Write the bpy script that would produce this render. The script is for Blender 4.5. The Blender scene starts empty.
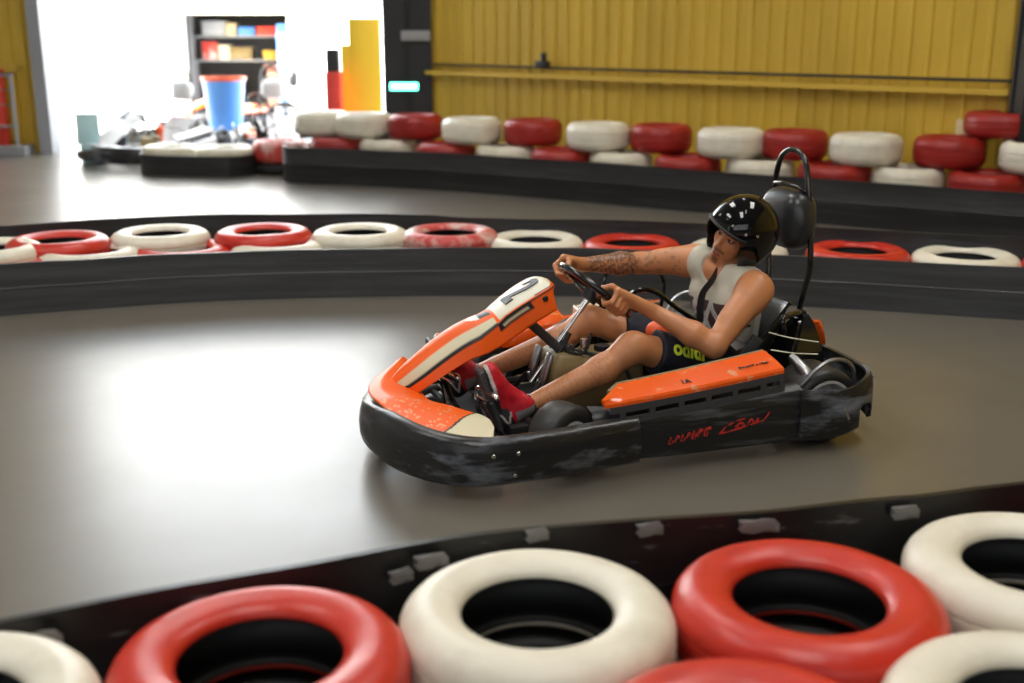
import bpy, bmesh, math, random
import numpy as np
from mathutils import Vector, Matrix
R = math.radians
random.seed(7)
C = bpy.context.scene.collection
PI = math.pi

# ------------------------------------------------------------------ materials
def mat(name, col, rough=.5, metal=0, noise=None, bump=0, bscale=40, attr=None, spec=.5, coat=0, emit=0, nscale=(1,1,1), two=None, rvar=0):
    m = bpy.data.materials.new(name); m.use_nodes = True
    nt = m.node_tree; b = nt.nodes['Principled BSDF']; L = nt.links
    b.inputs['Base Color'].default_value = (*col, 1)
    b.inputs['Roughness'].default_value = rough
    b.inputs['Metallic'].default_value = metal
    b.inputs['Specular IOR Level'].default_value = spec
    b.inputs['Coat Weight'].default_value = coat
    b.inputs['Coat Roughness'].default_value = .08
    if emit:
        b.inputs['Emission Color'].default_value = (*col, 1); b.inputs['Emission Strength'].default_value = emit
    tc = nt.nodes.new('ShaderNodeTexCoord'); mp = nt.nodes.new('ShaderNodeMapping')
    mp.inputs['Scale'].default_value = nscale
    L.new(tc.outputs['Object'], mp.inputs['Vector'])
    src = None
    if attr:
        a = nt.nodes.new('ShaderNodeAttribute'); a.attribute_name = attr; src = a.outputs['Color']
    if noise:   # (scale, amount, threshold-low, threshold-high) mixes colour `two`
        n = nt.nodes.new('ShaderNodeTexNoise'); n.inputs['Scale'].default_value = noise[0]; n.inputs['Detail'].default_value = 6
        n.inputs['Roughness'].default_value = .62
        L.new(mp.outputs[0], n.inputs['Vector'])
        r = nt.nodes.new('ShaderNodeMapRange'); r.inputs[1].default_value = noise[2]; r.inputs[2].default_value = noise[3]
        r.inputs[3].default_value = 0; r.inputs[4].default_value = noise[1]
        L.new(n.outputs['Fac'], r.inputs[0])
        mx = nt.nodes.new('ShaderNodeMix'); mx.data_type = 'RGBA'
        if src: L.new(src, mx.inputs[6])
        else: mx.inputs[6].default_value = (*col, 1)
        mx.inputs[7].default_value = (*(two or tuple(c * .6 for c in col)), 1)
        L.new(r.outputs[0], mx.inputs[0]); src = mx.outputs[2]
        if rvar:
            rr = nt.nodes.new('ShaderNodeMapRange'); rr.inputs[1].default_value = .3; rr.inputs[2].default_value = .7
            rr.inputs[3].default_value = rough - rvar; rr.inputs[4].default_value = rough + rvar
            L.new(n.outputs['Fac'], rr.inputs[0]); L.new(rr.outputs[0], b.inputs['Roughness'])
    if src: L.new(src, b.inputs['Base Color'])
    if bump:
        n2 = nt.nodes.new('ShaderNodeTexNoise'); n2.inputs['Scale'].default_value = bscale; n2.inputs['Detail'].default_value = 4
        L.new(mp.outputs[0], n2.inputs['Vector'])
        bp = nt.nodes.new('ShaderNodeBump'); bp.inputs['Strength'].default_value = bump; bp.inputs['Distance'].default_value = .01
        L.new(n2.outputs['Fac'], bp.inputs['Height']); L.new(bp.outputs[0], b.inputs['Normal'])
    return m

M = {}
M['floor'] = mat('polished_concrete', (.150, .134, .108), .32, noise=(1.3, .55, .35, .7), two=(.115, .102, .082), bump=.015, bscale=1.5, rvar=.025, spec=.85)
M['yellow'] = mat('yellow_sheet', (.66, .43, .045), .5, noise=(1.2, .6, .4, .75), two=(.42, .27, .03), nscale=(1, 1, .3))
M['yellow_bright'] = mat('yellow_panel', (.85, .55, .03), .5)
M['beam'] = mat('yellow_rail', (.66, .43, .05), .5)
M['darksteel'] = mat('dark_steel', (.016, .017, .019), .5)
M['greysteel'] = mat('grey_steel', (.35, .36, .38), .5)
M['white_wall'] = mat('white_wall', (.86, .87, .88), .8)
M['concrete_out'] = mat('yard_concrete', (.62, .62, .62), .8)
M['ceil'] = mat('ceiling_sheet', (.32, .32, .30), .7)
M['belt'] = mat('belt_rubber', (.018, .018, .019), .42, noise=(3, .9, .5, .85), two=(.055, .056, .06), nscale=(.6, .6, 9), bump=.25, bscale=6, spec=.4)
M['belt_mid'] = mat('belt_rubber_grey', (.040, .041, .043), .40, noise=(2.2, .9, .42, .75), two=(.085, .088, .095), nscale=(.5, .5, 9), bump=.2, bscale=6, spec=.45)  # lighter, greyer version of the belt rubber with paler streaks
M['belt_near'] = mat('belt_rubber_near', (.010, .010, .011), .34, noise=(9, .9, .62, .72), two=(.16, .16, .16), nscale=(.6, .6, 3), bump=.2, bscale=8)
M['rubber'] = mat('black_rubber', (.012, .012, .012), .6)
M['tyre_white'] = mat('white_painted_rubber', (.80, .75, .62), .42, noise=(7, .5, .48, .8), two=(.50, .44, .32), bump=.25, bscale=18, spec=.5)
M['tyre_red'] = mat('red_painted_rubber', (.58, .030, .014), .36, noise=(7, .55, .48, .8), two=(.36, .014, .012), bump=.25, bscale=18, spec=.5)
M['tyre_red_dim'] = mat('red_painted_rubber_dim', (.36, .018, .014), .40, noise=(7, .5, .48, .8), two=(.22, .010, .009), bump=.25, bscale=18)  # same red paint, with the far barrier's dimmer light put into the colour
M['tyre_redwhite'] = mat('faded_red_painted_rubber', (.55, .05, .04), .45, noise=(5, .9, .45, .62), two=(.7, .55, .5))
M['bumper'] = mat('scuffed_bumper', (.014, .014, .015), .32, noise=(6, .85, .50, .70), two=(.22, .24, .28), nscale=(.8, .8, 3), bump=.35, bscale=12)
M['panel'] = mat('scuffed_black_plastic', (.013, .014, .015), .33, noise=(5, .7, .52, .74), two=(.13, .14, .16), nscale=(.7, .7, 7), bump=.35, bscale=10)
M['slotgrey'] = mat('grey_black_plastic', (.045, .047, .052), .38)
M['black'] = mat('gloss_black', (.008, .008, .009), .16, coat=.4)
M['matte_black'] = mat('matte_black', (.012, .012, .013), .55)
M['seat'] = mat('seat_shell', (.014, .014, .014), .3)
M['paint'] = mat('fairing_paint', (1, .15, .012), .42, attr='Col', spec=.35)
M['orange'] = mat('orange_plastic', (.92, .115, .008), .27, coat=.3, noise=(14, .8, .60, .70), two=(.75, .42, .22))
M['cream'] = mat('cream_plastic', (.72, .66, .47), .35, noise=(22, .5, .6, .7), two=(.5, .42, .26))
M['chrome'] = mat('chrome', (.90, .90, .92), .22, metal=1)
M['steel'] = mat('brushed_steel', (.40, .41, .43), .36, metal=1)
M['rimgrey'] = mat('cast_rim', (.62, .62, .62), .4, metal=.3)
M['tank'] = mat('tank_plastic', (.27, .20, .088), .45, noise=(5, .4, .45, .7), two=(.17, .12, .05))
M['tyre'] = mat('kart_tyre', (.020, .020, .021), .45, noise=(9, .5, .4, .7), two=(.05, .05, .05))
M['headpad'] = mat('pad_vinyl', (.028, .029, .031), .3)
M['skin'] = mat('skin', (.5, .25, .14), .40, attr='Col', spec=.5)
M['cloth'] = mat('cotton', (.6, .58, .5), .8, attr='Col', bump=.3, bscale=60)
M['shorts'] = mat('navy_shorts', (.008, .010, .022), .7, bump=.3, bscale=50)
M['shoe'] = mat('shoe_fabric', (.6, .01, .02), .45, attr='Col')
M['helmet'] = mat('helmet_gloss', (.004, .004, .005), .07, coat=0, spec=.45)
M['helmet_pad'] = mat('helmet_lining', (.01, .01, .01), .8)
M['strap'] = mat('webbing', (.012, .012, .013), .6)
M['stud'] = mat('stud_metal', (.7, .68, .6), .25, metal=1)
M['ink'] = mat('black_print', (.03, .03, .035), .5)
M['yellow_print'] = mat('yellow_print', (.72, .85, .05), .5)
M['red_print'] = mat('worn_red_print', (.55, .03, .02), .45, noise=(40, 1, .5, .62), two=(.02, .015, .015))
M['lace'] = mat('red_lace', (.85, .06, .09), .6)
M['white'] = mat('white_plastic', (.85, .85, .85), .35)
M['blue'] = mat('blue_plastic', (.10, .30, .75), .35)
M['red'] = mat('red_plastic', (.72, .05, .03), .35)
M['redorange'] = mat('red_orange_plastic', (.85, .12, .03), .35)
M['brown'] = mat('brown_wood', (.20, .07, .04), .5)
M['cyan'] = mat('pale_cyan_plate', (.60, .88, .92), .4)
M['green_light'] = mat('green_lit_sign', (.15, 1, .72), .4, emit=5)
M['lamp'] = mat('lamp_diffuser', (1, .98, .94), .4, emit=5)
M['dark_in'] = mat('dark_shelf_back', (.10, .10, .10), .8)
M['tape'] = mat('pale_scuff', (.20, .20, .19), .5)
M['beige'] = mat('beige_board', (.62, .50, .28), .6)

# ------------------------------------------------------------------ helpers
def link(name, me, m=None, parent=None, smooth=True):
    o = bpy.data.objects.new(name, me); C.objects.link(o)
    if m is not None:
        for x in (m if isinstance(m, (list, tuple)) else [m]): me.materials.append(M[x] if isinstance(x, str) else x)
    if parent: o.parent = parent
    if smooth and len(me.polygons): me.polygons.foreach_set('use_smooth', [True] * len(me.polygons))
    me.update()
    return o
def from_bm(name, bm, m=None, parent=None, smooth=True, sharp=40):
    bmesh.ops.recalc_face_normals(bm, faces=bm.faces)
    me = bpy.data.meshes.new(name); bm.to_mesh(me); bm.free()
    o = link(name, me, m, parent, smooth)
    if smooth and sharp: me.set_sharp_from_angle(angle=R(sharp))
    return o
def tag(o, label, cat, group=None):
    o['label'] = label; o['category'] = cat
    if group: o['group'] = group
    return o
def empty(name, loc=(0, 0, 0), rz=0):
    o = bpy.data.objects.new(name, None); C.objects.link(o); o.location = loc; o.rotation_euler = (0, 0, rz)
    o.empty_display_size = .1
    return o
def struct(o): o['kind'] = 'structure'; return o
def box(bm, c, s, rot=None, bev=0):
    mtx = Matrix.Translation(c) @ (rot.to_4x4() if rot is not None else Matrix.Identity(4)) @ Matrix.Diagonal((*s, 1))
    r = bmesh.ops.create_cube(bm, size=1, matrix=mtx)
    if bev:
        es = list({e for v in r['verts'] for e in v.link_edges})
        bmesh.ops.bevel(bm, geom=es, offset=bev, segments=2, affect='EDGES', profile=.5)
def catmull(pts, n=8, closed=False):
    P = [Vector(p) for p in pts]; out = []
    N = len(P); rng = range(N if closed else N - 1)
    for i in rng:
        if closed: a, b, c, d = P[(i - 1) % N], P[i], P[(i + 1) % N], P[(i + 2) % N]
        else: a, b, c, d = P[max(i - 1, 0)], P[i], P[i + 1], P[min(i + 2, N - 1)]
        for k in range(n):
            t = k / n
            out.append(.5 * ((2 * b) + (c - a) * t + (2 * a - 5 * b + 4 * c - d) * t * t + (3 * b - a - 3 * c + d) * t ** 3))
    if not closed: out.append(P[-1].copy())
    return out
def tube(bm, pts, r, seg=10, smooth=0, closed=False, flat=None):
    P = catmull(pts, smooth, closed) if smooth else [Vector(p) for p in pts]
    n = len(P); rs = r if isinstance(r, (list, tuple)) else None
    T = []
    for i in range(n):
        a = P[(i - 1) % n] if (closed or i > 0) else P[i]; b = P[(i + 1) % n] if (closed or i < n - 1) else P[i]
        T.append((b - a).normalized())
    up = Vector((0, 0, 1)) if abs(T[0].z) < .9 else Vector((1, 0, 0))
    N = (up - T[0] * up.dot(T[0])).normalized(); rings = []
    for i in range(n):
        N = (N - T[i] * N.dot(T[i])).normalized(); B = T[i].cross(N)
        rr = (rs[0] + (rs[-1] - rs[0]) * i / (n - 1)) if rs else r
        fa, fb = flat or (1, 1)
        rings.append([bm.verts.new(P[i] + (N * math.cos(2 * PI * k / seg) * fa + B * math.sin(2 * PI * k / seg) * fb) * rr) for k in range(seg)])
    m = n if closed else n - 1
    for i in range(m):
        A, Bq = rings[i], rings[(i + 1) % n]
        for k in range(seg): bm.faces.new((A[k], A[(k + 1) % seg], Bq[(k + 1) % seg], Bq[k]))
    if not closed:
        bm.faces.new(rings[0][::-1]); bm.faces.new(rings[-1])
def lathe(bm, prof, seg=48, axis='z', c=(0, 0, 0), closed=True, mi=None):
    c = Vector(c); rings = []
    for r, h in prof:
        ring = []
        for k in range(seg):
            a = 2 * PI * k / seg; x, y = r * math.cos(a), r * math.sin(a)
            v = {'z': (x, y, h), 'y': (x, h, y), 'x': (h, x, y)}[axis]
            ring.append(bm.verts.new(Vector(v) + c))
        rings.append(ring)
    n = len(rings)
    for i in range(n if closed else n - 1):
        A, B = rings[i], rings[(i + 1) % n]
        for k in range(seg):
            f = bm.faces.new((A[k], A[(k + 1) % seg], B[(k + 1) % seg], B[k]))
            if mi: f.material_index = mi(i)
def disc(bm, c, r, axis='z', h=.01, seg=32):
    lathe(bm, [(1e-4, -h / 2), (r, -h / 2), (r, h / 2), (1e-4, h / 2)], seg, axis, c, closed=False)
def loft(bm, secs, closed_sec=True, cap=True):
    rings = [[bm.verts.new(p) for p in s] for s in secs]; n = len(secs[0])
    for i in range(len(rings) - 1):
        A, B = rings[i], rings[i + 1]
        for k in range(n if closed_sec else n - 1): bm.faces.new((A[k], A[(k + 1) % n], B[(k + 1) % n], B[k]))
    if cap and closed_sec: bm.faces.new(rings[0][::-1]); bm.faces.new(rings[-1])
def sweep_path(bm, path, prof, closed=False, skip=None):
    """path: list of (x,y,ztop,zbot); prof: list of (outward, frac 0 bottom..1 top) closed loop"""
    n = len(path); rings = []
    for i, (x, y, zt, zb) in enumerate(path):
        a = path[(i - 1) % n] if (closed or i > 0) else path[i]; b = path[(i + 1) % n] if (closed or i < n - 1) else path[i]
        t = Vector((b[0] - a[0], b[1] - a[1], 0)).normalized(); nn = Vector((t.y, -t.x, 0))
        rings.append([bm.verts.new(Vector((x, y, zb + (zt - zb) * f)) + nn * o) for o, f in prof])
    m = n if closed else n - 1; k = len(prof)
    for i in range(m):
        for j in range(k):
            if skip and skip(i, j): continue
            bm.faces.new((rings[i][j], rings[i][(j + 1) % k], rings[(i + 1) % n][(j + 1) % k], rings[(i + 1) % n][j]))
    if not closed: bm.faces.new(rings[0]); bm.faces.new(rings[-1][::-1])
def interp_path(pts, n=6):
    """smooth 2D path carrying ztop,zbot"""
    a = catmull([(p[0], p[1], p[2]) for p in pts], n); b = catmull([(p[3], 0, 0) for p in pts], n)
    return [(p.x, p.y, p.z, q.x) for p, q in zip(a, b)]
def text_mesh(s, size, bold=0, ext=.0015):
    cu = bpy.data.curves.new('t', 'FONT'); cu.body = s; cu.size = size; cu.extrude = ext; cu.offset = bold; cu.align_x = 'CENTER'; cu.align_y = 'CENTER'
    o = bpy.data.objects.new('t', cu); C.objects.link(o); bpy.context.view_layer.update()
    me = bpy.data.meshes.new_from_object(o.evaluated_get(bpy.context.evaluated_depsgraph_get()))
    bpy.data.objects.remove(o); return me
def copy_tree(o, parent=None):
    c = o.copy(); C.objects.link(c)
    if parent: c.parent = parent
    for ch in list(o.children): copy_tree(ch, c)
    return c

# ------------------------------------------------------------------ signed-distance volumes
class Vol:
    def __init__(s, lo, hi, h):
        s.lo = np.array(lo, float); s.h = h
        s.n = np.ceil((np.array(hi) - s.lo) / h).astype(int) + 1
        s.D = np.full(s.n, .25, np.float32)
    def add(s, f, lo, hi, k=.0, op='u'):
        m = k + 4 * s.h
        i0 = np.clip(np.floor((np.array(lo) - m - s.lo) / s.h).astype(int), 0, s.n - 1)
        i1 = np.clip(np.ceil((np.array(hi) + m - s.lo) / s.h).astype(int) + 1, 1, s.n)
        if (i1 <= i0).any(): return
        X, Y, Z = [(s.lo[a] + s.h * np.arange(i0[a], i1[a])).astype(np.float32) for a in range(3)]
        P = (X[:, None, None], Y[None, :, None], Z[None, None, :])
        d = f(P); sl = tuple(slice(i0[a], i1[a]) for a in range(3)); D = s.D[sl]
        if op == 'u': A, B, sg = D, d, 1
        elif op == 'sub': A, B, sg = -D, d, -1
        elif op == 'int': A, B, sg = -D, -d, -1
        if k > 0:
            hh = np.clip(k - np.abs(A - B), 0, None) / k; r = np.minimum(A, B) - hh * hh * k * .25
        else: r = np.minimum(A, B)
        s.D[sl] = r * sg
    def cap(s, a, b, ra, rb=None, k=.02, op='u', T=None):
        rb = ra if rb is None else rb
        a, b = np.array(a, float), np.array(b, float)
        if T is not None: a, b = T(a), T(b)
        ba = b - a; q = float(ba @ ba) + 1e-12
        def f(P):
            h = np.clip(((P[0] - a[0]) * ba[0] + (P[1] - a[1]) * ba[1] + (P[2] - a[2]) * ba[2]) / q, 0, 1)
            return np.sqrt((P[0] - a[0] - h * ba[0]) ** 2 + (P[1] - a[1] - h * ba[1]) ** 2 + (P[2] - a[2] - h * ba[2]) ** 2) - (ra + (rb - ra) * h)
        rm = max(ra, rb); s.add(f, np.minimum(a, b) - rm, np.maximum(a, b) + rm, k, op)
    def ell(s, c, r, rot=None, k=.02, op='u'):
        c = np.array(c, float); r = np.array(r, float); Q = np.eye(3) if rot is None else np.array(rot)  # columns = local axes
        def f(P):
            x, y, z = P[0] - c[0], P[1] - c[1], P[2] - c[2]
            l = [x * Q[0, i] + y * Q[1, i] + z * Q[2, i] for i in range(3)]
            k0 = np.sqrt(sum((l[i] / r[i]) ** 2 for i in range(3))); k1 = np.sqrt(sum((l[i] / r[i] ** 2) ** 2 for i in range(3))) + 1e-9
            return k0 * (k0 - 1) / k1
        rm = r.max(); s.add(f, c - rm, c + rm, k, op)
    def half(s, p, n, k=.0):   # keep the side where (x-p).n < 0
        p = np.array(p, float); n = np.array(n, float); n /= np.linalg.norm(n)
        f = lambda P: (P[0] - p[0]) * n[0] + (P[1] - p[1]) * n[1] + (P[2] - p[2]) * n[2]
        s.add(f, s.lo, s.lo + s.h * s.n, k, 'int')
    def box(s, c, hs, rot=None, rad=.005, k=.0, op='u'):
        c = np.array(c, float); Q = np.eye(3) if rot is None else np.array(rot)
        def f(P):
            x, y, z = P[0] - c[0], P[1] - c[1], P[2] - c[2]
            q = [np.abs(x * Q[0, i] + y * Q[1, i] + z * Q[2, i]) - hs[i] + rad for i in range(3)]
            return np.sqrt(sum(np.clip(a, 0, None) ** 2 for a in q)) + np.minimum(np.maximum(np.maximum(q[0], q[1]), q[2]), 0) - rad
        rm = float(np.linalg.norm(hs)); s.add(f, c - rm, c + rm, k, op)
    def mesh(s, name, m, parent=None, colf=None, smooth=2):
        D = s.D; nx, ny, nz = D.shape; S = D < 0
        c = np.zeros((nx - 1, ny - 1, nz - 1), np.int8)
        for a in (0, 1):
            for b in (0, 1):
                for d in (0, 1): c += S[a:nx - 1 + a, b:ny - 1 + b, d:nz - 1 + d]
        act = np.argwhere((c > 0) & (c < 8)); n = len(act)
        idx = -np.ones(c.shape, np.int32); idx[tuple(act.T)] = np.arange(n)
        acc = np.zeros((n, 3)); cnt = np.zeros(n)
        cor = [(a, b, d) for a in (0, 1) for b in (0, 1) for d in (0, 1)]
        V = {q: D[act[:, 0] + q[0], act[:, 1] + q[1], act[:, 2] + q[2]].astype(float) for q in cor}
        for q in cor:
            for ax in range(3):
                if q[ax] == 0:
                    p = list(q); p[ax] = 1; p = tuple(p); a, b = V[q], V[p]; e = (a < 0) != (b < 0)
                    t = np.where(e, a / np.where(a == b, 1, a - b), 0)
                    pos = np.array(q, float)[None, :].repeat(n, 0); pos[:, ax] += t
                    acc += pos * e[:, None]; cnt += e
        vs = s.lo + s.h * (act + acc / cnt[:, None]); F = []
        for ax in range(3):
            u, v = (ax + 1) % 3, (ax + 2) % 3
            s0 = [slice(None)] * 3; s1 = [slice(None)] * 3; s0[ax] = slice(0, -1); s1[ax] = slice(1, None)
            A, B = S[tuple(s0)], S[tuple(s1)]; E = np.argwhere(A != B)
            E = E[(E[:, u] > 0) & (E[:, v] > 0) & (E[:, u] < D.shape[u] - 1) & (E[:, v] < D.shape[v] - 1)]
            ins = A[tuple(E.T)]
            def g(du, dv):
                q = E.copy(); q[:, u] += du; q[:, v] += dv; return idx[tuple(q.T)]
            q = np.stack([g(-1, -1), g(0, -1), g(0, 0), g(-1, 0)], 1); q[~ins] = q[~ins][:, ::-1]; F.append(q)
        F = np.concatenate(F)
        e = np.concatenate([F[:, [i, (i + 1) % 4]] for i in range(4)])
        for _ in range(smooth):
            sm = np.zeros_like(vs); ct = np.zeros(n)
            for a, b in ((0, 1), (1, 0)):
                for d in range(3): sm[:, d] += np.bincount(e[:, a], vs[e[:, b], d], n)
                ct += np.bincount(e[:, a], minlength=n)
            vs = vs * .5 + .5 * sm / ct[:, None]
        me = bpy.data.meshes.new(name); me.vertices.add(n); me.vertices.foreach_set('co', vs.ravel())
        me.loops.add(F.size); me.loops.foreach_set('vertex_index', F.ravel().astype(np.int32))
        me.polygons.add(len(F)); me.polygons.foreach_set('loop_start', np.arange(0, F.size, 4, dtype=np.int32))
        me.update(calc_edges=True); me.validate()
        if colf:
            col = np.ones((n, 4)); col[:, :3] = colf(vs)
            at = me.color_attributes.new('Col', 'FLOAT_COLOR', 'POINT'); at.data.foreach_set('color', col.ravel())
        return link(name, me, m, parent)
def fbm(p, sc, seed=0):
    rs = np.random.RandomState(seed); o = np.zeros(len(p))
    for i in range(7):
        d = rs.normal(size=3); d /= np.linalg.norm(d); o += np.sin((p @ d) * sc * (1 + .35 * i) + rs.rand() * 6 + 1.3 * np.sin((p @ np.roll(d, 1)) * sc * .8))
    return o / 3.5

# ================================================================== SETTING
CAMZ = 1.55
bm = bmesh.new(); bmesh.ops.create_grid(bm, x_segments=1, y_segments=1, size=1, matrix=Matrix.Translation((-1.5, 4.4, 0)) @ Matrix.Diagonal((9.5, 10.6, 1, 1)))
struct(from_bm('floor', bm, 'floor', smooth=False))
bm = bmesh.new(); bmesh.ops.create_grid(bm, x_segments=1, y_segments=1, size=1, matrix=Matrix.Translation((-3, 25, -.004)) @ Matrix.Diagonal((18, 10, 1, 1)))
struct(from_bm('ground', bm, 'concrete_out', smooth=False))
# corrugated yellow wall on the right, running toward the camera
def corrugated(name, A, B, z0, z1, pitch=.17, dep=.018, m='yellow', thick=.05):
    A = Vector((*A, 0)); B = Vector((*B, 0)); L = (B - A).length; t = (B - A) / L; n = Vector((t.y, -t.x, 0))
    bm = bmesh.new(); pr = []; s = 0
    while s < L:
        for f, d in ((0, 0), (.62, 0), (.70, dep), (.90, dep), (.98, 0)):
            if s + f * pitch <= L: pr.append((s + f * pitch, d))
        s += pitch
    pr.append((L, 0))
    fr = [A + t * a + n * d for a, d in pr]; bk = [A - n * thick, B - n * thick]
    v0 = [bm.verts.new(p + Vector((0, 0, z0))) for p in fr]; v1 = [bm.verts.new(p + Vector((0, 0, z1))) for p in fr]
    for i in range(len(fr) - 1): bm.faces.new((v0[i], v0[i + 1], v1[i + 1], v1[i]))
    b0 = [bm.verts.new(p + Vector((0, 0, z0))) for p in bk]; b1 = [bm.verts.new(p + Vector((0, 0, z1))) for p in bk]
    bm.faces.new((b0[1], b0[0], b1[0], b1[1])); bm.faces.new((v0[0], v1[0], b1[0], b0[0])); bm.faces.new((v0[-1], b0[1], b1[1], v1[-1]))
    return struct(from_bm(name, bm, m, smooth=False))
WA, WB = (-.95, 13.95), (4.10, 9.62)
corrugated('wall_back', WA, (8.0, 6.28), 0, 6.5)
wt = (Vector(WB) - Vector(WA)).normalized(); wn = Vector((wt.y, -wt.x)); wang = math.atan2(wt.y, wt.x)
rotw = Matrix.Rotation(wang, 3, 'Z')
def onwall(s, off, z): p = Vector(WA) + wt * s + wn * off; return Vector((p.x, p.y, z))
LW = (Vector(WB) - Vector(WA)).length
bm = bmesh.new(); box(bm, onwall(LW / 2, .075, 1.035), (LW, .075, .05), rotw); struct(from_bm('trim_1', bm, 'beam', smooth=False))
bm = bmesh.new(); tube(bm, [onwall(.1, .07, 1.125), onwall(LW, .07, 1.125)], .014); struct(from_bm('trim_2', bm, 'darksteel'))
bm = bmesh.new(); box(bm, onwall(1.75, .08, 1.16), (.16, .07, .07), rotw, .01); box(bm, onwall(1.75, .06, 1.23), (.05, .04, .10), rotw, .005)
tag(from_bm('junction_box', bm, 'darksteel'), 'small black junction box on the pipe along the yellow wall', 'junction box')
bm = bmesh.new(); box(bm, onwall(LW * .955, .06, .70), (.22, .03, .20), rotw, .004); box(bm, onwall(LW * .955, .082, .70), (.17, .015, .15), rotw, .003)
tag(from_bm('notice_board', bm, 'beige'), 'pale beige board at the foot of the yellow wall near its right end', 'board')
# pillars
def pillar(name, x, y, w, d, rz=0):
    bm = bmesh.new(); q = Matrix.Rotation(rz, 3, 'Z')
    box(bm, (x, y - d / 2 + .02, 3.25), (w, .04, 6.5), None); box(bm, (x, y + d / 2 - .02, 3.25), (w, .04, 6.5), None); box(bm, (x, y, 3.25), (.06, d, 6.5), None)
    box(bm, (x, y - .02, 3.25), (w * .92, d * .7, 6.49), None)
    return struct(from_bm(name, bm, 'darksteel', smooth=False))
pillar('trim_3', -1.225, 14.05, .57, .34)
pillar('trim_4', 4.19, 9.28, .40, .26)
bm = bmesh.new(); box(bm, (-1.27, 13.86, .875), (.37, .05, .115), None, .02); 
sg = empty('lit_sign', (0, 0, 0)); tag(sg, 'green glowing exit light fixed on the black pillar', 'sign')
from_bm('sign_housing', bm, 'matte_black', sg)
bm = bmesh.new(); box(bm, (-1.27, 13.832, .875), (.33, .012, .085), None, .005); from_bm('light_panel', bm, 'green_light', sg)
bm = bmesh.new(); box(bm, (-1.12, 13.84, 1.45), (.34, .04, .12), None, .01); box(bm, (-1.12, 13.815, 1.45), (.30, .01, .09), None, .004)
tag(from_bm('wall_plate', bm, 'greysteel'), 'grey plate on the black pillar above the green light', 'plate')
# left wall by the opening
corrugated('wall_left', (-12.0, 14.8), (-5.94, 14.8), 0, 6.5)
bm = bmesh.new(); box(bm, (-9.0, 14.70, 1.06), (5.7, .07, .06)); struct(from_bm('trim_5', bm, 'beam', smooth=False))
bm = bmesh.new(); box(bm, (-5.86, 14.75, 3.25), (.16, .3, 6.5)); struct(from_bm('trim_6', bm, 'greysteel', smooth=False))
bm = bmesh.new()
for z in (.36, .98): tube(bm, [(-9, 14.45, z), (-6.12, 14.45, z)], .018)
for z in (.62, .8): tube(bm, [(-9, 14.45, z), (-6.12, 14.45, z)], .007)
for x in (-8.4, -7.3, -6.15): tube(bm, [(x, 14.45, 0), (x, 14.45, 1.0)], .02)
tag(from_bm('guard_rail', bm, 'greysteel'), 'grey pipe railing along the yellow wall left of the opening', 'railing')
bm = bmesh.new(); box(bm, (-6.62, 14.60, .58), (.62, .12, .95), None, .02)
for z in (.35, .6, .85): box(bm, (-6.62, 14.53, z), (.5, .02, .16), None, .004)
tag(from_bm('red_cabinet', bm, 'red'), 'red cabinet behind the railing at the left edge', 'cabinet')
bm = bmesh.new(); box(bm, (-9, 14.55, .06), (5.9, .3, .12)); struct(from_bm('baseboard_left', bm, 'greysteel', smooth=False))
# side wall on the far left (white), ceiling with lamps
bm = bmesh.new(); box(bm, (-11.05, 4.5, 3.25), (.1, 20.6, 6.5)); struct(from_bm('wall_side', bm, 'white_wall', smooth=False))
bm = bmesh.new(); box(bm, (-1.5, -6.2, 3.25), (19.2, .1, 6.5)); struct(from_bm('wall_front', bm, 'ceil', smooth=False))
bm = bmesh.new(); box(bm, (8.05, .05, 3.25), (.1, 12.5, 6.5)); struct(from_bm('wall_right', bm, 'yellow', smooth=False))
bm = bmesh.new(); box(bm, (-1.5, 4.4, 6.56), (19.2, 21.2, .1)); struct(from_bm('ceiling', bm, 'ceil', smooth=False))
lampspots = [(-6.2, 2), (1.6, 2), (-6.2, 9), (1.6, 9)]
lp = None
for i, (x, y) in enumerate(lampspots):
    if lp is None:
        lp = empty('ceiling_lamp', (x, y, 6.42))
        bm = bmesh.new(); box(bm, (0, 0, .04), (.42, 1.9, .06), None, .01); tube(bm, [(0, .6, .06), (0, .6, .1)], .01); tube(bm, [(0, -.6, .06), (0, -.6, .1)], .01); from_bm('housing', bm, 'greysteel', lp)
        bm = bmesh.new(); box(bm, (0, 0, 0), (.34, 1.8, .03), None, .008); from_bm('diffuser', bm, 'lamp', lp); o = lp
    else: o = copy_tree(lp); o.location = (x, y, 6.42)
    tag(o, 'long white strip lamp hung under the ceiling above the track', 'lamp', 'strip lamps under the ceiling')
# wall above the opening (keeps the hall closed over 3.9 m)
bm = bmesh.new(); box(bm, (-3.6, 14.85, 6.42), (4.7, .12, .16)); struct(from_bm('wall_lintel', bm, 'yellow', smooth=False))
# building across the yard: white wall with a doorway
WY = 21.0
bm = bmesh.new()
box(bm, (-12.9, WY + .1, 3.2), (14.2, .2, 6.4)); box(bm, (1.1, WY + .1, 3.2), (10.06, .2, 6.4)); box(bm, (-4.865, WY + .1, 4.085), (1.87, .2, 4.63))
struct(from_bm('wall_yard', bm, 'white_wall', smooth=False))
bm = bmesh.new()
for x in (-5.82, -3.91): box(bm, (x, WY - .02, .9), (.07, .1, 1.86))
box(bm, (-4.865, WY - .02, 1.80), (1.98, .1, .07)); struct(from_bm('door_1', bm, 'cream', smooth=False))
bm = bmesh.new(); box(bm, (-4.9, WY + 2.6, 1.2), (4, .1, 2.6)); box(bm, (-6.9, WY + 1.4, 1.2), (.1, 2.4, 2.6)); box(bm, (-2.9, WY + 1.4, 1.2), (.1, 2.4, 2.6)); box(bm, (-4.9, WY + 1.4, 2.5), (4, 2.5, .1))
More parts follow.
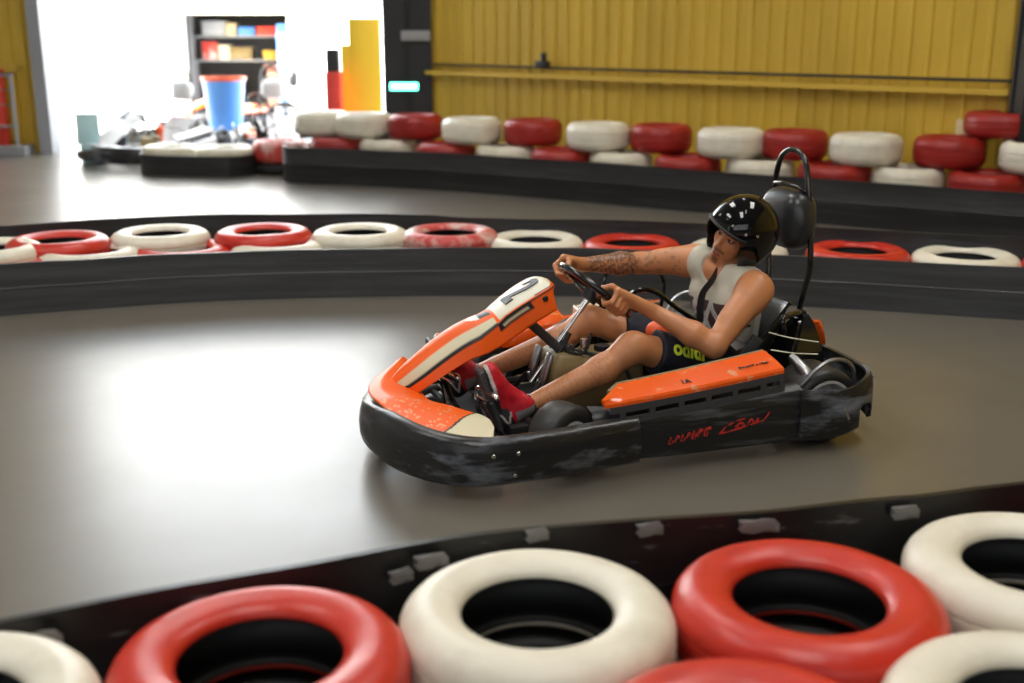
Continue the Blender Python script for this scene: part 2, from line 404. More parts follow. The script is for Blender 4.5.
struct(from_bm('wall_store', bm, 'dark_in', smooth=False))
sh = empty('storage_shelf', (-4.87, WY + 1.1, 0)); tag(sh, 'shelf rack seen through the doorway across the yard', 'shelf')
for z in (.95, 1.38): 
    bm = bmesh.new(); box(bm, (0, 0, z), (2.1, .45, .03), None, .004); from_bm('board', bm, 'greysteel', sh)
for x in (-1.05, 1.05):
    bm = bmesh.new(); box(bm, (x, 0, .9), (.04, .45, 1.8), None, .004); from_bm('upright', bm, 'greysteel', sh)
bxm = [('greysteel', 'grey', -.62, 1.395, .42, .24), ('tyre_redwhite', 'pink', -.72, .965, .26, .3), ('blue', 'dark blue', -.02, 1.395, .30, .13), ('red', 'red', .40, 1.395, .45, .14), ('beige', 'beige', -.30, 1.395, .18, .2), ('tank', 'olive', -.15, .965, .42, .2), ('beam', 'yellow', .42, .965, .3, .14), ('cream', 'cream', -.45, .965, .2, .24)]
for m_, cn, x, z, w_, h_ in bxm:
    bm = bmesh.new(); box(bm, (0, 0, h_ / 2), (w_, .3, h_), None, .01); box(bm, (0, 0, h_ + .01), (w_ + .02, .32, .02), None, .004)
    o = from_bm('storage_box', bm, m_); o.location = (-4.87 + x, WY + 1.05, z); tag(o, f'{cn} box on the {"upper" if z > 1.2 else "lower"} board of the shelf inside the doorway', 'box', 'boxes on the shelf inside the doorway')
bm = bmesh.new(); box(bm, (0, 0, .42), (.75, .4, .84), None, .01); box(bm, (0, 0, .86), (.85, .5, .04), None, .006)
for x in (-.19, .19): box(bm, (x, -.205, .42), (.34, .015, .7), None, .004)
o = from_bm('cabinet', bm, 'brown'); o.location = (-4.05, WY + .55, 0); tag(o, 'brown cabinet standing inside the doorway across the yard', 'cabinet')
bm = bmesh.new(); box(bm, (0, 0, .8), (.18, .04, 1.6), None, .01); box(bm, (.0, -.03, .8), (.03, .05, .12), None, .005)
o = from_bm('locker_door', bm, 'blue'); o.location = (-3.98 - .1, WY + .1, 0); tag(o, 'narrow blue panel at the right side of the doorway', 'panel')

# ================================================================== TYRES
def make_tyre(name, paint, Rr=.30, ri=.165, h=.18):
    bm = bmesh.new(); a = h / 2
    pr = [(ri, a * .62), (ri + .008, a * .78), (ri + .028, a * .9), (ri + .06, a * 1.0), (ri + .085, a * .985), (Rr - .022, a * .82), (Rr - .008, a * .64), (Rr - .001, a * .45),
          (Rr, a * .28), (Rr - .006, a * .25), (Rr - .006, a * .20), (Rr, a * .17), (Rr + .001, 0),
          (Rr, -a * .17), (Rr - .006, -a * .20), (Rr - .006, -a * .25), (Rr, -a * .28), (Rr - .001, -a * .45), (Rr - .008, -a * .64), (Rr - .022, -a * .82), (ri + .085, -a * .985), (ri + .06, -a), (ri + .028, -a * .9), (ri + .008, -a * .78), (ri, -a * .62),
          (ri + .006, -a * .5), (ri + .05, -a * .66), (Rr - .035, -a * .55), (Rr - .018, 0), (Rr - .035, a * .55), (ri + .05, a * .66), (ri + .006, a * .5)]
    lathe(bm, pr, 56, 'z', (0, 0, a), mi=lambda i: 1 if i >= 24 else 0)
    return from_bm(name, bm, [paint, 'rubber'], sharp=60)
TY = {}
ordn = ['first', 'second', 'third', 'fourth', 'fifth', 'sixth', 'seventh', 'eighth', 'ninth', 'tenth', 'eleventh', 'twelfth', 'thirteenth', 'fourteenth', 'fifteenth', 'sixteenth', 'seventeenth', 'eighteenth', 'nineteenth', 'twentieth']
def put_tyre(kind, x, y, z, label, group, sz=1, tilt=(0, 0), sc=1):
    m = {'w': 'tyre_white', 'r': 'tyre_red', 'f': 'tyre_redwhite', 'd': 'tyre_red_dim', 'k': 'rubber'}[kind]
    if kind not in TY: TY[kind] = make_tyre('tyre', m); o = TY[kind]
    else: o = TY[kind].copy(); C.objects.link(o)
    o.location = (x, y, z); o.scale = (sc, sc, sz); o.rotation_euler = (tilt[0], tilt[1], random.uniform(0, 6))
    return tag(o, label, 'tyre', group)
cn = {'w': 'white', 'r': 'red', 'f': 'faded pink and red', 'k': 'black'}

# ---- near barrier
near_top = [('w', -1.07, 1.86, 'white-painted tyre cut by the bottom left corner of the photo'), ('r', -.505, 2.06, 'red-painted tyre at the lower left, its hole open to the camera'), ('w', .055, 2.245, 'big white-painted tyre in front at the bottom centre'),
            ('r', .655, 2.30, 'large red-painted tyre right of the big white tyre in front'), ('w', 1.23, 2.46, 'white-painted tyre at the lower right edge, scuffed, beside the large red tyre'), ('r', 1.82, 2.62, 'red tyre in the near barrier beyond the right edge'),
            ('r', .42, 1.755, 'red-painted tyre at the bottom edge, only its back rim showing'), ('w', .99, 1.86, 'white-painted tyre at the bottom right, only its back rim showing'),
            ('r', 1.60, 2.0, 'red tyre in the front row beyond the right edge')]
for k_, x, y, lb in near_top: put_tyre(k_, x, y, .18, lb, 'painted tyres of the nearest barrier')
for x, y in [(-1.07, 1.86), (-.505, 2.06), (.055, 2.245), (.655, 2.30), (1.23, 2.46), (1.82, 2.62), (.42, 1.755), (.99, 1.86), (1.6, 2.0)]:
    put_tyre('k', x + .012, y - .01, 0, 'unpainted black tyre at the bottom of the nearest barrier', 'black bottom tyres of the nearest barrier')
def belt(name, pts, z1, label, m='belt', th=.018, n=8, closed=False, z0=0.0, cat='belt', kindpart=None):
    P = catmull([(p[0], p[1], 0) for p in pts], n, closed)
    path = []
    for i, p in enumerate(P):
        w = .002 * math.sin(i * .7); path.append((p.x, p.y, z1 + w, z0))
    bm = bmesh.new(); sweep_path(bm, path, [(0, 0), (0, .5), (0.004, .52), (0, .54), (0, 1), (-th, 1), (-th, 0)], closed)
    o = from_bm(name, bm, m, sharp=30); return tag(o, label, cat)
nb = belt('rubber_belt', [(-2.2, 1.62), (-1.62, 1.86), (-1.04, 2.14), (-.5, 2.38), (0, 2.575), (.5, 2.66), (.95, 2.76), (1.34, 2.86), (2.4, 3.12)], .368, 'black rubber belt along the back of the nearest tyre barrier', 'belt_near')
# pale worn tape scraps on that belt
for (x, y, dx, dz, ln, dy) in [(-.98, 2.165, 0, .33, .09, .0415), (-.19, 2.503, 0, .335, .075, .026), (-.26, 2.478, 0, .31, .05, .026), (.62, 2.683, 0, .34, .10, .018), (.06, 2.588, 0, .357, .05, .012), (.34, 2.635, 0, .352, .06, .015), (1.02, 2.780, 0, .335, .07, .02)]:
    bm = bmesh.new(); box(bm, (0, 0, 0), (ln, .004, .035), None, .001); bmesh.ops.subdivide_edges(bm, edges=bm.edges, cuts=2)
    for v in bm.verts: v.co.x += .006 * math.sin(v.co.z * 300); v.co.z += .004 * math.sin(v.co.x * 90)
    ang = math.atan2(.45 if x < -.5 else (.37 if x < 0 else .2), 1)
    o = from_bm('worn_sticker', bm, 'tape', nb); o.location = (x, y - dy, dz); o.rotation_euler = (0, 0, ang)

# ---- middle barrier
mf = [(-4.2, 5.62), (-2.93, 6.16), (-2.4, 6.36), (-1.78, 6.55), (-1.0, 6.66), (-.1, 6.70), (.55, 6.66), (1.7, 6.42), (2.8, 6.10), (4.2, 5.6)]
mb = [(-4.2, 6.6), (-3.1, 7.02), (-2.3, 7.38), (-1.5, 7.47), (-.75, 7.47), (-.45, 7.38), (-.1, 7.28), (.6, 7.22), (1.7, 6.98), (2.8, 6.66), (4.2, 6.2)]
belt('rubber_belt', mf, .29, 'grey-black rubber belt facing the camera on the middle barrier, behind the kart', 'belt_mid')
belt('rubber_belt', mb, .37, 'black rubber belt on the far side of the middle barrier')
mid_top = [('w', 0, 'x'), ]
def py(px, Y, z):   # x of a point seen at pixel column px from the camera stand, used once to lay out the rows
    Zc = Y * .9646 + (CAMZ - z) * .2639; return (px - 512) * Zc / 1150.
mt = [('w', -12, 6.55), ('r', 58, 6.80), ('w', 160, 7.03), ('r', 263, 7.08), ('w', 360, 7.08), ('f', 450, 7.07)]
lm = ['white-painted tyre cut by the left edge, top layer of the middle barrier', 'red-painted tyre at the left, top layer of the middle barrier', 'white-painted tyre with open hole, top layer of the middle barrier, between two red tyres', 'red-painted tyre with open hole between two white tyres on the middle barrier', 'white-painted tyre with open hole, left of the pink-smeared tyre on the middle barrier', 'red tyre smeared with pale paint on the middle barrier above the kart nose']
for (k_, px, Y), lb in zip(mt, lm): put_tyre(k_, py(px, Y, .34), Y, .17, lb, 'painted tyres of the middle barrier', sz=.94)
def mfy(x): return float(np.interp(x, [p[0] for p in mf], [p[1] for p in mf]))
def low_y(px, z):
    Y = 6.9
    for _ in range(6): Y = mfy(py(px, Y, z)) + .36
    return Y
ml = [('r', 2, .10, 'red-painted tyre in the low row at the left edge, behind the camera-side belt'), ('w', 88, .125, 'white-painted tyre in the low row behind the belt, between the two leftmost red tyres'),
      ('r', 182, .11, 'red-painted tyre in the low row, mostly hidden by the belt at the left'), ('w', 278, .12, 'white-painted tyre in the low row below the red tyre with open hole'),
      ('w', 535, .13, 'white-painted tyre behind the belt directly above the front fairing of the kart'), ('r', 632, .12, "red-painted tyre behind the belt just above the driver's outstretched arm"),
      ('w', 738, .12, 'white-painted tyre behind the belt, seen past the helmet'), ('r', 858, .13, 'red-painted tyre behind the belt right of the roll hoop'),
      ('w', 966, .13, 'white-painted tyre behind the belt at the right edge of the middle barrier'), ('r', 1080, .13, 'red tyre of the middle barrier beyond the right edge')]
for k_, px, z, lb in ml:
    Y = low_y(px, .3)
    put_tyre(k_, py(px, Y, .3), Y, z, lb, 'painted tyres of the middle barrier', sz=.94)
for i in range(14):
    px = -10 + i * 86
    Y = low_y(px, 0) + .03
    if i % 2 == 0: put_tyre('k', py(px, Y, 0), Y, 0, 'unpainted black tyre hidden low inside the middle barrier', 'black bottom tyres of the middle barrier', sz=.38)

# ---- far barrier
FA, FB = Vector((-2.35, 12.62)), Vector((4.2, 9.07))
def far_at(px, off=0, z=.6):
    # walk along the barrier line to the pixel column
    d = (FB - FA); best = None
    for k in range(-200, 1300):
        p = FA + d * (k / 1000.); q = p + Vector((-d.y, d.x)).normalized() * off
        Zc = q.y * .9646 + (CAMZ - z) * .2639; e = abs(512 + 1150 * q.x / Zc - px)
        if best is None or e < best[0]: best = (e, q)
    return best[1]
up = [('w', 322), ('w', 364), ('r', 416), ('w', 472), ('r', 533), ('w', 598), ('r', 661), ('w', 731), ('r', 795), ('w', 866), ('r', 950), ('w', 1040)]
cw = cr = 0
for i, (k_, px) in enumerate(up):
    q = far_at(px, .12 * (k_ == 'r') if i > 1 else 0)
    if k_ == 'w': nm = ordn[cw]; cw += 1
    else: nm = ordn[cr]; cr += 1
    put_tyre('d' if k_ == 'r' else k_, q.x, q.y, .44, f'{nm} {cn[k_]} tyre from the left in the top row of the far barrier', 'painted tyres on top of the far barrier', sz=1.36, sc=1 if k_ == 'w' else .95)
lo = [('r', 338), ('w', 388), ('r', 446), ('w', 506), ('r', 562), ('w', 622), ('r', 689), ('w', 762), ('r', 836), ('w', 910), ('r', 990), ('w', 1080)]
cw = cr = 0
for i, (k_, px) in enumerate(lo):
    q = far_at(px, -.08 if k_ == 'r' else 0)
    if k_ == 'w': nm = ordn[cw]; cw += 1
    else: nm = ordn[cr]; cr += 1
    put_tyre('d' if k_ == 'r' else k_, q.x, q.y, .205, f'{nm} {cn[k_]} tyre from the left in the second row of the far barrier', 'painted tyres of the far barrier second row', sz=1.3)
for i, (k_, px) in enumerate(up):
    q = far_at(px, .05); put_tyre('k', q.x, q.y, 0, 'unpainted black tyre hidden behind the belt of the far barrier', 'black bottom tyres of the far barrier', sz=1.12)
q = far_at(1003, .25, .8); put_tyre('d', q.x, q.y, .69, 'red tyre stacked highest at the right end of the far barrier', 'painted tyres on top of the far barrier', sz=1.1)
q1, q2 = Vector((4.3, 8.42)), Vector((-2.38, 12.0))
belt('rubber_belt', [(-2.4, 12.1), (-2.2, 11.82), (-1.2, 11.5), (-.12, 10.98), (1.5, 9.96), (3.1, 8.92), (4.3, 8.18), (5.2, 7.6)], .365, 'black rubber belt along the foot of the far barrier')
# low island at the left end of the barrier
il = empty('x'); bpy.data.objects.remove(il)
for i, (x, y, k_, lb) in enumerate([(-3.75, 12.75, 'w', 'left white tyre of the low belted pair near the parked karts'), (-3.12, 12.62, 'w', 'right white tyre of the low belted pair near the parked karts'), (-2.55, 12.75, 'f', 'faded red tyre between the belted pair and the far barrier')]):
    put_tyre(k_, x, y, .12, lb, 'tyres at the left end of the far barrier', sz=1.0 if i < 2 else 1.3)
    put_tyre('k', x, y, 0, 'black tyre under the low tyres at the left end of the far barrier', 'black bottom tyres at the left end', sz=.66)
ring = [(-3.75 + .33 * math.cos(a), 12.75 + .33 * math.sin(a)) for a in np.linspace(PI / 2, 3 * PI / 2, 7)] + [(-3.12 + .33 * math.cos(a), 12.62 + .33 * math.sin(a)) for a in np.linspace(-PI / 2, PI / 2, 7)]
belt('rubber_belt', ring, .22, 'black belt wrapped round the low pair of white tyres', n=4, closed=True)

# ================================================================== KART
KO = Vector((.336, 4.50, 0)); KA = R(198.7)
kart = empty('go_kart', KO, KA)
tag(kart, 'orange and cream racing go-kart with driver, cornering in the middle of the track', 'go-kart')
ORG = (.95, .125, .008); CRM = (.70, .64, .44); BLK = (.012, .012, .012)

# front bumper band
fb = [(.10, .655, .215, .05), (.25, .672, .215, .05), (.42, .69, .213, .05), (.58, .70, .213, .05), (.70, .69, .215, .05), (.80, .64, .222, .05), (.88, .55, .228, .05), (.94, .43, .235, .05), (.975, .29, .232, .055), (.985, .15, .218, .06),
      (.955, .02, .20, .06), (.905, -.12, .185, .06), (.84, -.25, .17, .06), (.76, -.37, .165, .06), (.65, -.45, .17, .055), (.52, -.49, .18, .05), (.35, -.51, .19, .05), (.20, -.53, .20, .05)]
prof = [(0, 0), (.010, .06), (.016, .2), (.018, .45), (.014, .7), (.006, .88), (-.004, .96), (-.02, 1.0), (-.045, .985), (-.045, .94), (-.022, .93), (-.008, .8), (-.004, .45), (-.008, 0)]
# path runs from the driver's left round the nose: outward normal must point away from the kart
path = interp_path(fb, 6)
bm = bmesh.new(); sweep_path(bm, [(p[0], p[1], p[2], p[3]) for p in path], [(-o, f) for o, f in prof])
fbo = from_bm('front_bumper', bm, 'bumper', kart, sharp=50); fbo['label'] = 'scuffed black wrap-round front bumper'
for (x, y, z) in [(.66, .712, .16), (.575, .722, .165), (.66, .708, .09), (.585, .715, .085)]:
    bm = bmesh.new(); lathe(bm, [(1e-4, .004), (.006, .003), (.008, 0), (1e-4, -.002)], 12, 'y', (x, y, z), closed=False); from_bm('bolt', bm, 'stud', fbo)

# side panels (left near, right far)
def side_panel(sg):
    y0 = .645 if sg > 0 else .56
    pts = [(.24, y0 - .07), (.12, y0 - .02), (-.02, y0 - .004), (-.2, y0), (-.4, y0), (-.58, y0)]
    bm = bmesh.new(); P = catmull([(a, b * sg, 0) for a, b in pts], 6)
    secs = []
    for p in P:
        u = min(max((-p.x + .24) / .82, 0), 1); zt = .215 + .03 * u
        secs.append([(p.x, p.y - sg * i_, z) for i_, z in [(.03, .048), (.004, .052), (0, .07), (.0, .14), (.006, zt - .03), (.022, zt), (.075, zt + .012), (.075, zt + .004), (.03, zt - .008), (.014, zt - .03), (.008, .12), (.010, .06), (.03, .056)]])
    loft(bm, secs); o = from_bm('side_panel', bm, 'panel', kart, sharp=50)
    return o
spn = side_panel(1); side_panel(-1)
# worn red script on the near side panel
def red_marks(parent):
    rs = random.Random(3)
    bm = bmesh.new()
    def blob(pts, w):
        tube(bm, [(x, .6475, z) for x, z in pts], w, 6, 3, flat=(1, .25))
    # sloping block letters, half worn away
    for i, x in enumerate([-.02, -.045, -.068, -.09, -.112, -.136, -.16]):
        h = .012 + .003 * (i > 3); z = .115 + .003 * i
        blob([(x, z - h), (x - .006, z), (x - .01, z + h)], .0035)
        if i % 2: blob([(x - .008, z + h), (x - .018, z + h * .6), (x - .012, z)], .0035)
        else: blob([(x, z - h), (x - .014, z - h), (x - .016, z)], .0035)
    blob([(-.13, .125), (-.16, .14), (-.19, .145)], .006)
    blob([(-.225, .115), (-.25, .14), (-.29, .158), (-.33, .165)], .004)
    blob([(-.235, .118), (-.28, .125), (-.34, .135), (-.40, .15)], .004)
    blob([(-.29, .135), (-.31, .15), (-.325, .14), (-.31, .128), (-.30, .135)], .0045)
    blob([(-.34, .14), (-.355, .16), (-.37, .142), (-.385, .162)], .0045)
    blob([(-.40, .145), (-.42, .165), (-.43, .18)], .0035)
    from_bm('worn_lettering', bm, 'red_print', parent)
red_marks(spn)

# orange side pods with slotted skirt
def pod(sg):
    yo = .63 if sg > 0 else .56
    root = None; bm = bmesh.new(); secs = []
    N = 24
    for i in range(N + 1):
        u = i / N; x = .225 - u * .73
        wdt = .13 * min(1, .02 + u * 6) if u < .16 else .13
        zo = .268 + .055 * u ** 1.3; zi = zo + .022 + .02 * u
        ys = yo - .02 * u
        secs.append([(x - .0, sg * ys, zo), (x + .0, sg * (ys - .006), zo + .008), (x + .004, sg * (ys - wdt * .5), (zo + zi) / 2 + .006), (x + .01, sg * (ys - wdt), zi), (x + .01, sg * (ys - wdt - .01), zi - .008), (x, sg * (ys - wdt), zi - .03), (x, sg * ys, zo - .012)])
    loft(bm, secs); o = from_bm('side_pod', bm, 'orange', kart, sharp=35); o['label'] = 'orange side pod with worn print'
    # gold-brown inner strip
    bm = bmesh.new(); tube(bm, [(secs[k][4][0], secs[k][4][1] - sg * .004, secs[k][4][2] + .001) for k in range(2, N + 1, 2)], .008, 8); from_bm('edge_strip', bm, 'tank', o)
    # slotted skirt under the pod: rails and bridges
    bm = bmesh.new()
    def P(u, dz, dy=0): 
        x = .225 - u * .73; return Vector((x, sg * (yo - .02 * u + dy), .268 + .055 * u ** 1.3 - .012 - dz))
    def slab(u0, u1, z0, z1, n=8):
        secs2 = []
        for k in range(n + 1):
            u = u0 + (u1 - u0) * k / n
            secs2.append([P(u, z0, .002 + .15 * z0), P(u, z1, .002 + .15 * z1), P(u, z1, -.012 + .15 * z1), P(u, z0, -.012 + .15 * z0)])
        loft(bm, secs2)
    slab(.03, 1.0, 0, .024, 20); slab(.08, 1.0, .044, .066, 20)
    for u in [.08, .24, .40, .55, .70, .86, .97]: slab(u, u + .03, .022, .046, 2)
    from_bm('slotted_skirt', bm, 'slotgrey', o, sharp=30)
    bm = bmesh.new(); box(bm, (-.14, sg * (yo - .06), .17), (.66, .03, .12), None, .005); from_bm('inner_bracket', bm, 'matte_black', o)
    return o
podn = pod(1); podf = pod(-1)
# small black print on the near pod
def decal(s, size, loc, ex, ey, m, parent, bold=0, name='printed_mark'):
    me = text_mesh(s, size, bold, .0008); ex = Vector(ex).normalized(); ey = Vector(ey); ey = (ey - ex * ey.dot(ex)).normalized(); ez = ex.cross(ey)
    for v in me.vertices: v.co = Vector(loc) + ex * v.co.x + ey * v.co.y + ez * v.co.z
    return link(name, me, m, parent, smooth=False)
decal('1A', .034, (-.115, .578, .309), (-1, 0, .06), (0, -1, .3), 'ink', podn, .0008)
bm = bmesh.new(); rs_ = random.Random(5)
for k in range(9):
    x_ = -.345 - .014 * k; z_ = .334 + (-.345 - x_) * .09; box(bm, (x_, .563 + rs_.uniform(-.004, .004), z_ + .0005), (.008 + rs_.uniform(-.002, .004), .010 + rs_.uniform(-.003, .004), .003), Matrix.Rotation(rs_.uniform(-.5, .5), 3, 'Z'), .001)
from_bm('worn_print', bm, 'ink', podn)

# rear bumper
rb = [(-.56, .648, .245, .05), (-.66, .66, .242, .052), (-.74, .668, .238, .06), (-.80, .663, .25, .075), (-.85, .645, .268, .085), (-.89, .61, .275, .085), (-.915, .56, .283, .09), (-.925, .48, .285, .10), (-.93, .35, .285, .11), (-.935, .15, .285, .115), (-.937, -.05, .285, .115), (-.935, -.3, .28, .115), (-.925, -.5, .28, .11), (-.89, -.6, .27, .085), (-.80, -.64, .25, .07), (-.66, -.62, .24, .05), (-.54, -.57, .235, .05)]
path = interp_path(rb, 6)
bm = bmesh.new()
prof2 = [(0, 0), (.010, .08), (.012, .25), (.012, .5), (.010, .75), (.004, .92), (-.006, 1.0), (-.02, .99), (-.02, .94), (-.006, .9), (-.002, .5), (-.004, 0)]
def skip(i, j): return 26 <= i <= 29 and (j in (0, 1, 2) or j in (9, 10, 11)) and False
sweep_path(bm, path, prof2)
# notch at the rear corner below half height
cut = bmesh.new()
rbo = from_bm('rear_bumper', bm, 'bumper', kart, sharp=50)
cb = bmesh.new(); box(cb, (-.842, .66, .10), (.05, .2, .15), Matrix.Rotation(R(-30), 3, 'Z'), .02)
cme = bpy.data.meshes.new('c'); cb.to_mesh(cme); cb.free(); cut.free()
co = bpy.data.objects.new('c', cme); C.objects.link(co); co.location = KO; co.rotation_euler = (0, 0, KA)
bo = rbo.modifiers.new('b', 'BOOLEAN'); bo.object = co; bo.operation = 'DIFFERENCE'; bo.solver = 'EXACT'
bpy.context.view_layer.update()
me2 = bpy.data.meshes.new_from_object(rbo.evaluated_get(bpy.context.evaluated_depsgraph_get())); rbo.modifiers.clear(); rbo.data = me2; bpy.data.objects.remove(co)
for z in (.255, .22, .185, .145):
    bm = bmesh.new(); box(bm, (-.911, .592, z), (.006, .030, .008), Matrix.Rotation(R(-27), 3, 'Z'), .002); from_bm('vent_slot', bm, 'steel', rbo)
bm = bmesh.new(); box(bm, (-.745, .678, .145), (.012, .005, .05), Matrix.Rotation(R(28), 3, 'Y'), .002); from_bm('scuff_clip', bm, 'steel', rbo)

# nose cone: U-shaped orange shell with cream corner behind the bumper
def ncone():
    outer = interp_path([(.645, .662, 0, 0), (.70, .645, 0, 0), (.75, .615, 0, 0), (.79, .575, 0, 0), (.83, .53, 0, 0), (.90, .42, 0, 0), (.945, .29, 0, 0), (.962, .15, 0, 0), (.935, .03, 0, 0), (.875, -.08, 0, 0), (.815, -.17, 0, 0), (.775, -.235, 0, 0), (.755, -.265, 0, 0), (.745, -.272, 0, 0)], 6)
    inner = interp_path([(.625, .60, 0, 0), (.61, .56, 0, 0), (.605, .51, 0, 0), (.61, .45, 0, 0), (.62, .38, 0, 0), (.67, .30, 0, 0), (.715, .22, 0, 0), (.74, .14, 0, 0), (.745, .05, 0, 0), (.735, -.05, 0, 0), (.72, -.12, 0, 0), (.71, -.17, 0, 0), (.70, -.21, 0, 0), (.69, -.235, 0, 0)], 6)
    bm = bmesh.new(); n = len(outer); K = 14; g = []
    for i in range(n):
        a, b = outer[i], inner[i]; row = []
        for k in range(K + 1):
            t = k / K; x = a[0] + (b[0] - a[0]) * t; y = a[1] + (b[1] - a[1]) * t
            q = min(1, max(0, (.50 - y) / .25)); z = .212 + .030 * q + (.018 * math.sin(min(t, .5) * PI * .9) - .075 * max(0, t - .22)) * q + .004 * math.sin(y * 30) * t
            row.append(bm.verts.new((x, y, z)))
        row.append(bm.verts.new((row[-1].co.x, row[-1].co.y, row[-1].co.z - .05)))
        g.append(row)
    for i in range(n - 1):
        for k in range(K + 1): bm.faces.new((g[i][k], g[i + 1][k], g[i + 1][k + 1], g[i][k + 1]))
    bmesh.ops.subdivide_edges(bm, edges=bm.edges, cuts=1, use_grid_fill=True)
    bmesh.ops.recalc_face_normals(bm, faces=bm.faces)
    up_ = sum(f.normal.z for f in bm.faces)
    if up_ < 0: bmesh.ops.reverse_faces(bm, faces=bm.faces)
    me = bpy.data.meshes.new('nose_cone'); bm.to_mesh(me); bm.free()
    o = link('nose_cone', me, 'paint', kart); me.set_sharp_from_angle(angle=R(40))
    V = np.array([v.co[:] for v in me.vertices]); col = np.ones((len(V), 4)); c3 = np.tile(ORG, (len(V), 1))
    # cream corner: its front edge is a slanting line
    s_ = (V[:, 1] - .42) * .9 - (V[:, 0] - .66) * 1.0
    c3[s_ > 0] = CRM; c3[(s_ > -.008) & (s_ < .004)] = BLK
    wv = fbm(V, 60, 5); m_ = (s_ < -.03) & (np.abs(wv) < .07) & (V[:, 1] > .22); c3[m_] = (.85, .42, .22)
    col[:, :3] = c3; at = me.color_attributes.new('Col', 'FLOAT_COLOR', 'POINT'); at.data.foreach_set('color', col.ravel())
    so = o.modifiers.new('s', 'SOLIDIFY'); so.thickness = .004; so.offset = -1
    o['label'] = 'orange nose cone with a cream corner panel'
    return o
ncone()

# front fairing (number panel on a long curved spine)
def fairing():
    st = [(.878, .205, .030, .018), (.86, .226, .050, .026), (.82, .270, .078, .032), (.765, .315, .100, .036), (.69, .370, .110, .042), (.61, .420, .114, .050), (.54, .452, .114, .060), (.47, .474, .104, .075), (.42, .492, .102, .085), (.37, .525, .110, .085), (.31, .560, .118, .085), (.26, .585, .116, .085), (.225, .596, .10, .08), (.205, .592, .07, .06)]
    SP = catmull([(a, 0, b) for a, b, _, _ in st], 12); W = catmull([(a, b, 0) for _, _, a, b in st], 12)
    n = len(SP); K = 48; rows = []; U = []
    for i in range(n):
        p = SP[i]; t = (SP[min(i + 1, n - 1)] - SP[max(i - 1, 0)]).normalized(); nn = Vector((0, 1, 0)).cross(t); nn = nn if nn.z > 0 else -nn
        w, sk = W[i].x, W[i].y; row = []; ur = []; ar = .012 + .040 * min(1, max(0, (.62 - i / (n - 1)) / .15)) * min(1, i / (n - 1) / .15)
        for k in range(K + 1):
            v = -1 + 2 * k / K
            if abs(v) <= .62: y = w * v / .62; d = -ar * (v / .62) ** 2
            else:
                q = (abs(v) - .62) / .38; y = math.copysign(w + .016 * q, v); d = -ar - sk * q
                if q < .12: y = math.copysign(w * (1 - .0) + .016 * q, v)
            row.append(p + Vector((0, y, 0)) + nn * d); ur.append((i / (n - 1), v))
        rows.append(row); U.append(ur)
    bm = bmesh.new(); vv = [[bm.verts.new(p) for p in r_] for r_ in rows]
    for i in range(n - 1):
        for k in range(K): bm.faces.new((vv[i][k], vv[i][k + 1], vv[i + 1][k + 1], vv[i + 1][k]))
    # rounded end cap at the top
    last = rows[-1]; c_ = sum(last, Vector()) / len(last); t = (SP[-1] - SP[-2]).normalized(); cv = [bm.verts.new(p * .5 + c_ * .5 + t * .02) for p in last]
    for k in range(K): bm.faces.new((vv[-1][k], vv[-1][k + 1], cv[k + 1], cv[k]))
    bm.faces.new(cv)
    first = rows[0]; c0 = sum(first, Vector()) / len(first); t0 = (SP[0] - SP[1]).normalized(); cv0 = [bm.verts.new(p * .5 + c0 * .5 + t0 * .012) for p in first]
    for k in range(K): bm.faces.new((vv[0][k + 1], vv[0][k], cv0[k], cv0[k + 1]))
    bm.faces.new(cv0[::-1])
    me = bpy.data.meshes.new('front_fairing'); bm.to_mesh(me); bm.free()
    o = link('front_fairing', me, 'paint', kart); me.set_sharp_from_angle(angle=R(45))
    nv = len(me.vertices); col = np.ones((nv, 4))
    def colour(u, v):
        # u 0 tip .. 1 top; v side
        a = abs(v)
        kink = .56
        if u > kink:                       # number panel
            q = (u - kink) / (1 - kink)
            if a < .62:
                e = a / .62
                if q > .80:
                    rr = ((q - .80) / .13) ** 2 + (e / .8) ** 2
                    if rr > 1.18: return ORG
                    if rr > 1.0: return BLK
                    return CRM
                if q < .05: return ORG
                if e > .93: return ORG
                if e > .86: return BLK if q > .5 else CRM
                return (.78, .74, .60)
            if a < .66: return BLK
            if q < .42 and a < .76: return (.03, .03, .03) if q > .04 and a < .70 else (CRM if v > 0 and .06 < q < .38 and a < .745 else BLK)
            if .86 < q < .885: return BLK
            return ORG
        if u < .035: return CRM
        if a < .62:
            e = v / .62
            if e > .93: return BLK
            if e > .60: return CRM
            if e > .54: return (.30, .09, .02)
            if u > .45 and -.25 < e < .30 and (u - .45) > abs(e) * .12: return (.02, .02, .02) if u > .50 else (.85, .80, .75)
            if e < -.90: return (.85, .62, .45)
            return ORG
        if a < .665: return BLK
        return ORG
    for i in range(n):
        for k in range(K + 1): col[i * (K + 1) + k, :3] = colour(*U[i][k])
    col[n * (K + 1):n * (K + 1) + K + 1, :3] = ORG; col[n * (K + 1) + K + 1:, :3] = CRM
    at = me.color_attributes.new('Col', 'FLOAT_COLOR', 'POINT'); at.data.foreach_set('color', col.ravel())
    so = o.modifiers.new('s', 'SOLIDIFY'); so.thickness = .004; so.offset = -1
    o['label'] = 'orange front fairing with cream number panel'
    def S(u, v, h):
        f = u * (n - 1); i = min(int(f), n - 2); r_ = f - i; kf = (v * .62 + 1) / 2 * K; k = min(int(kf), K - 1); s_ = kf - k
        p = (rows[i][k] * (1 - s_) + rows[i][k + 1] * s_) * (1 - r_) + (rows[i + 1][k] * (1 - s_) + rows[i + 1][k + 1] * s_) * r_
        du = (rows[i + 1][k] - rows[i][k]).normalized(); nn = Vector((0, 1, 0)).cross(du); nn = nn if nn.z > 0 else -nn
        return p + nn * h
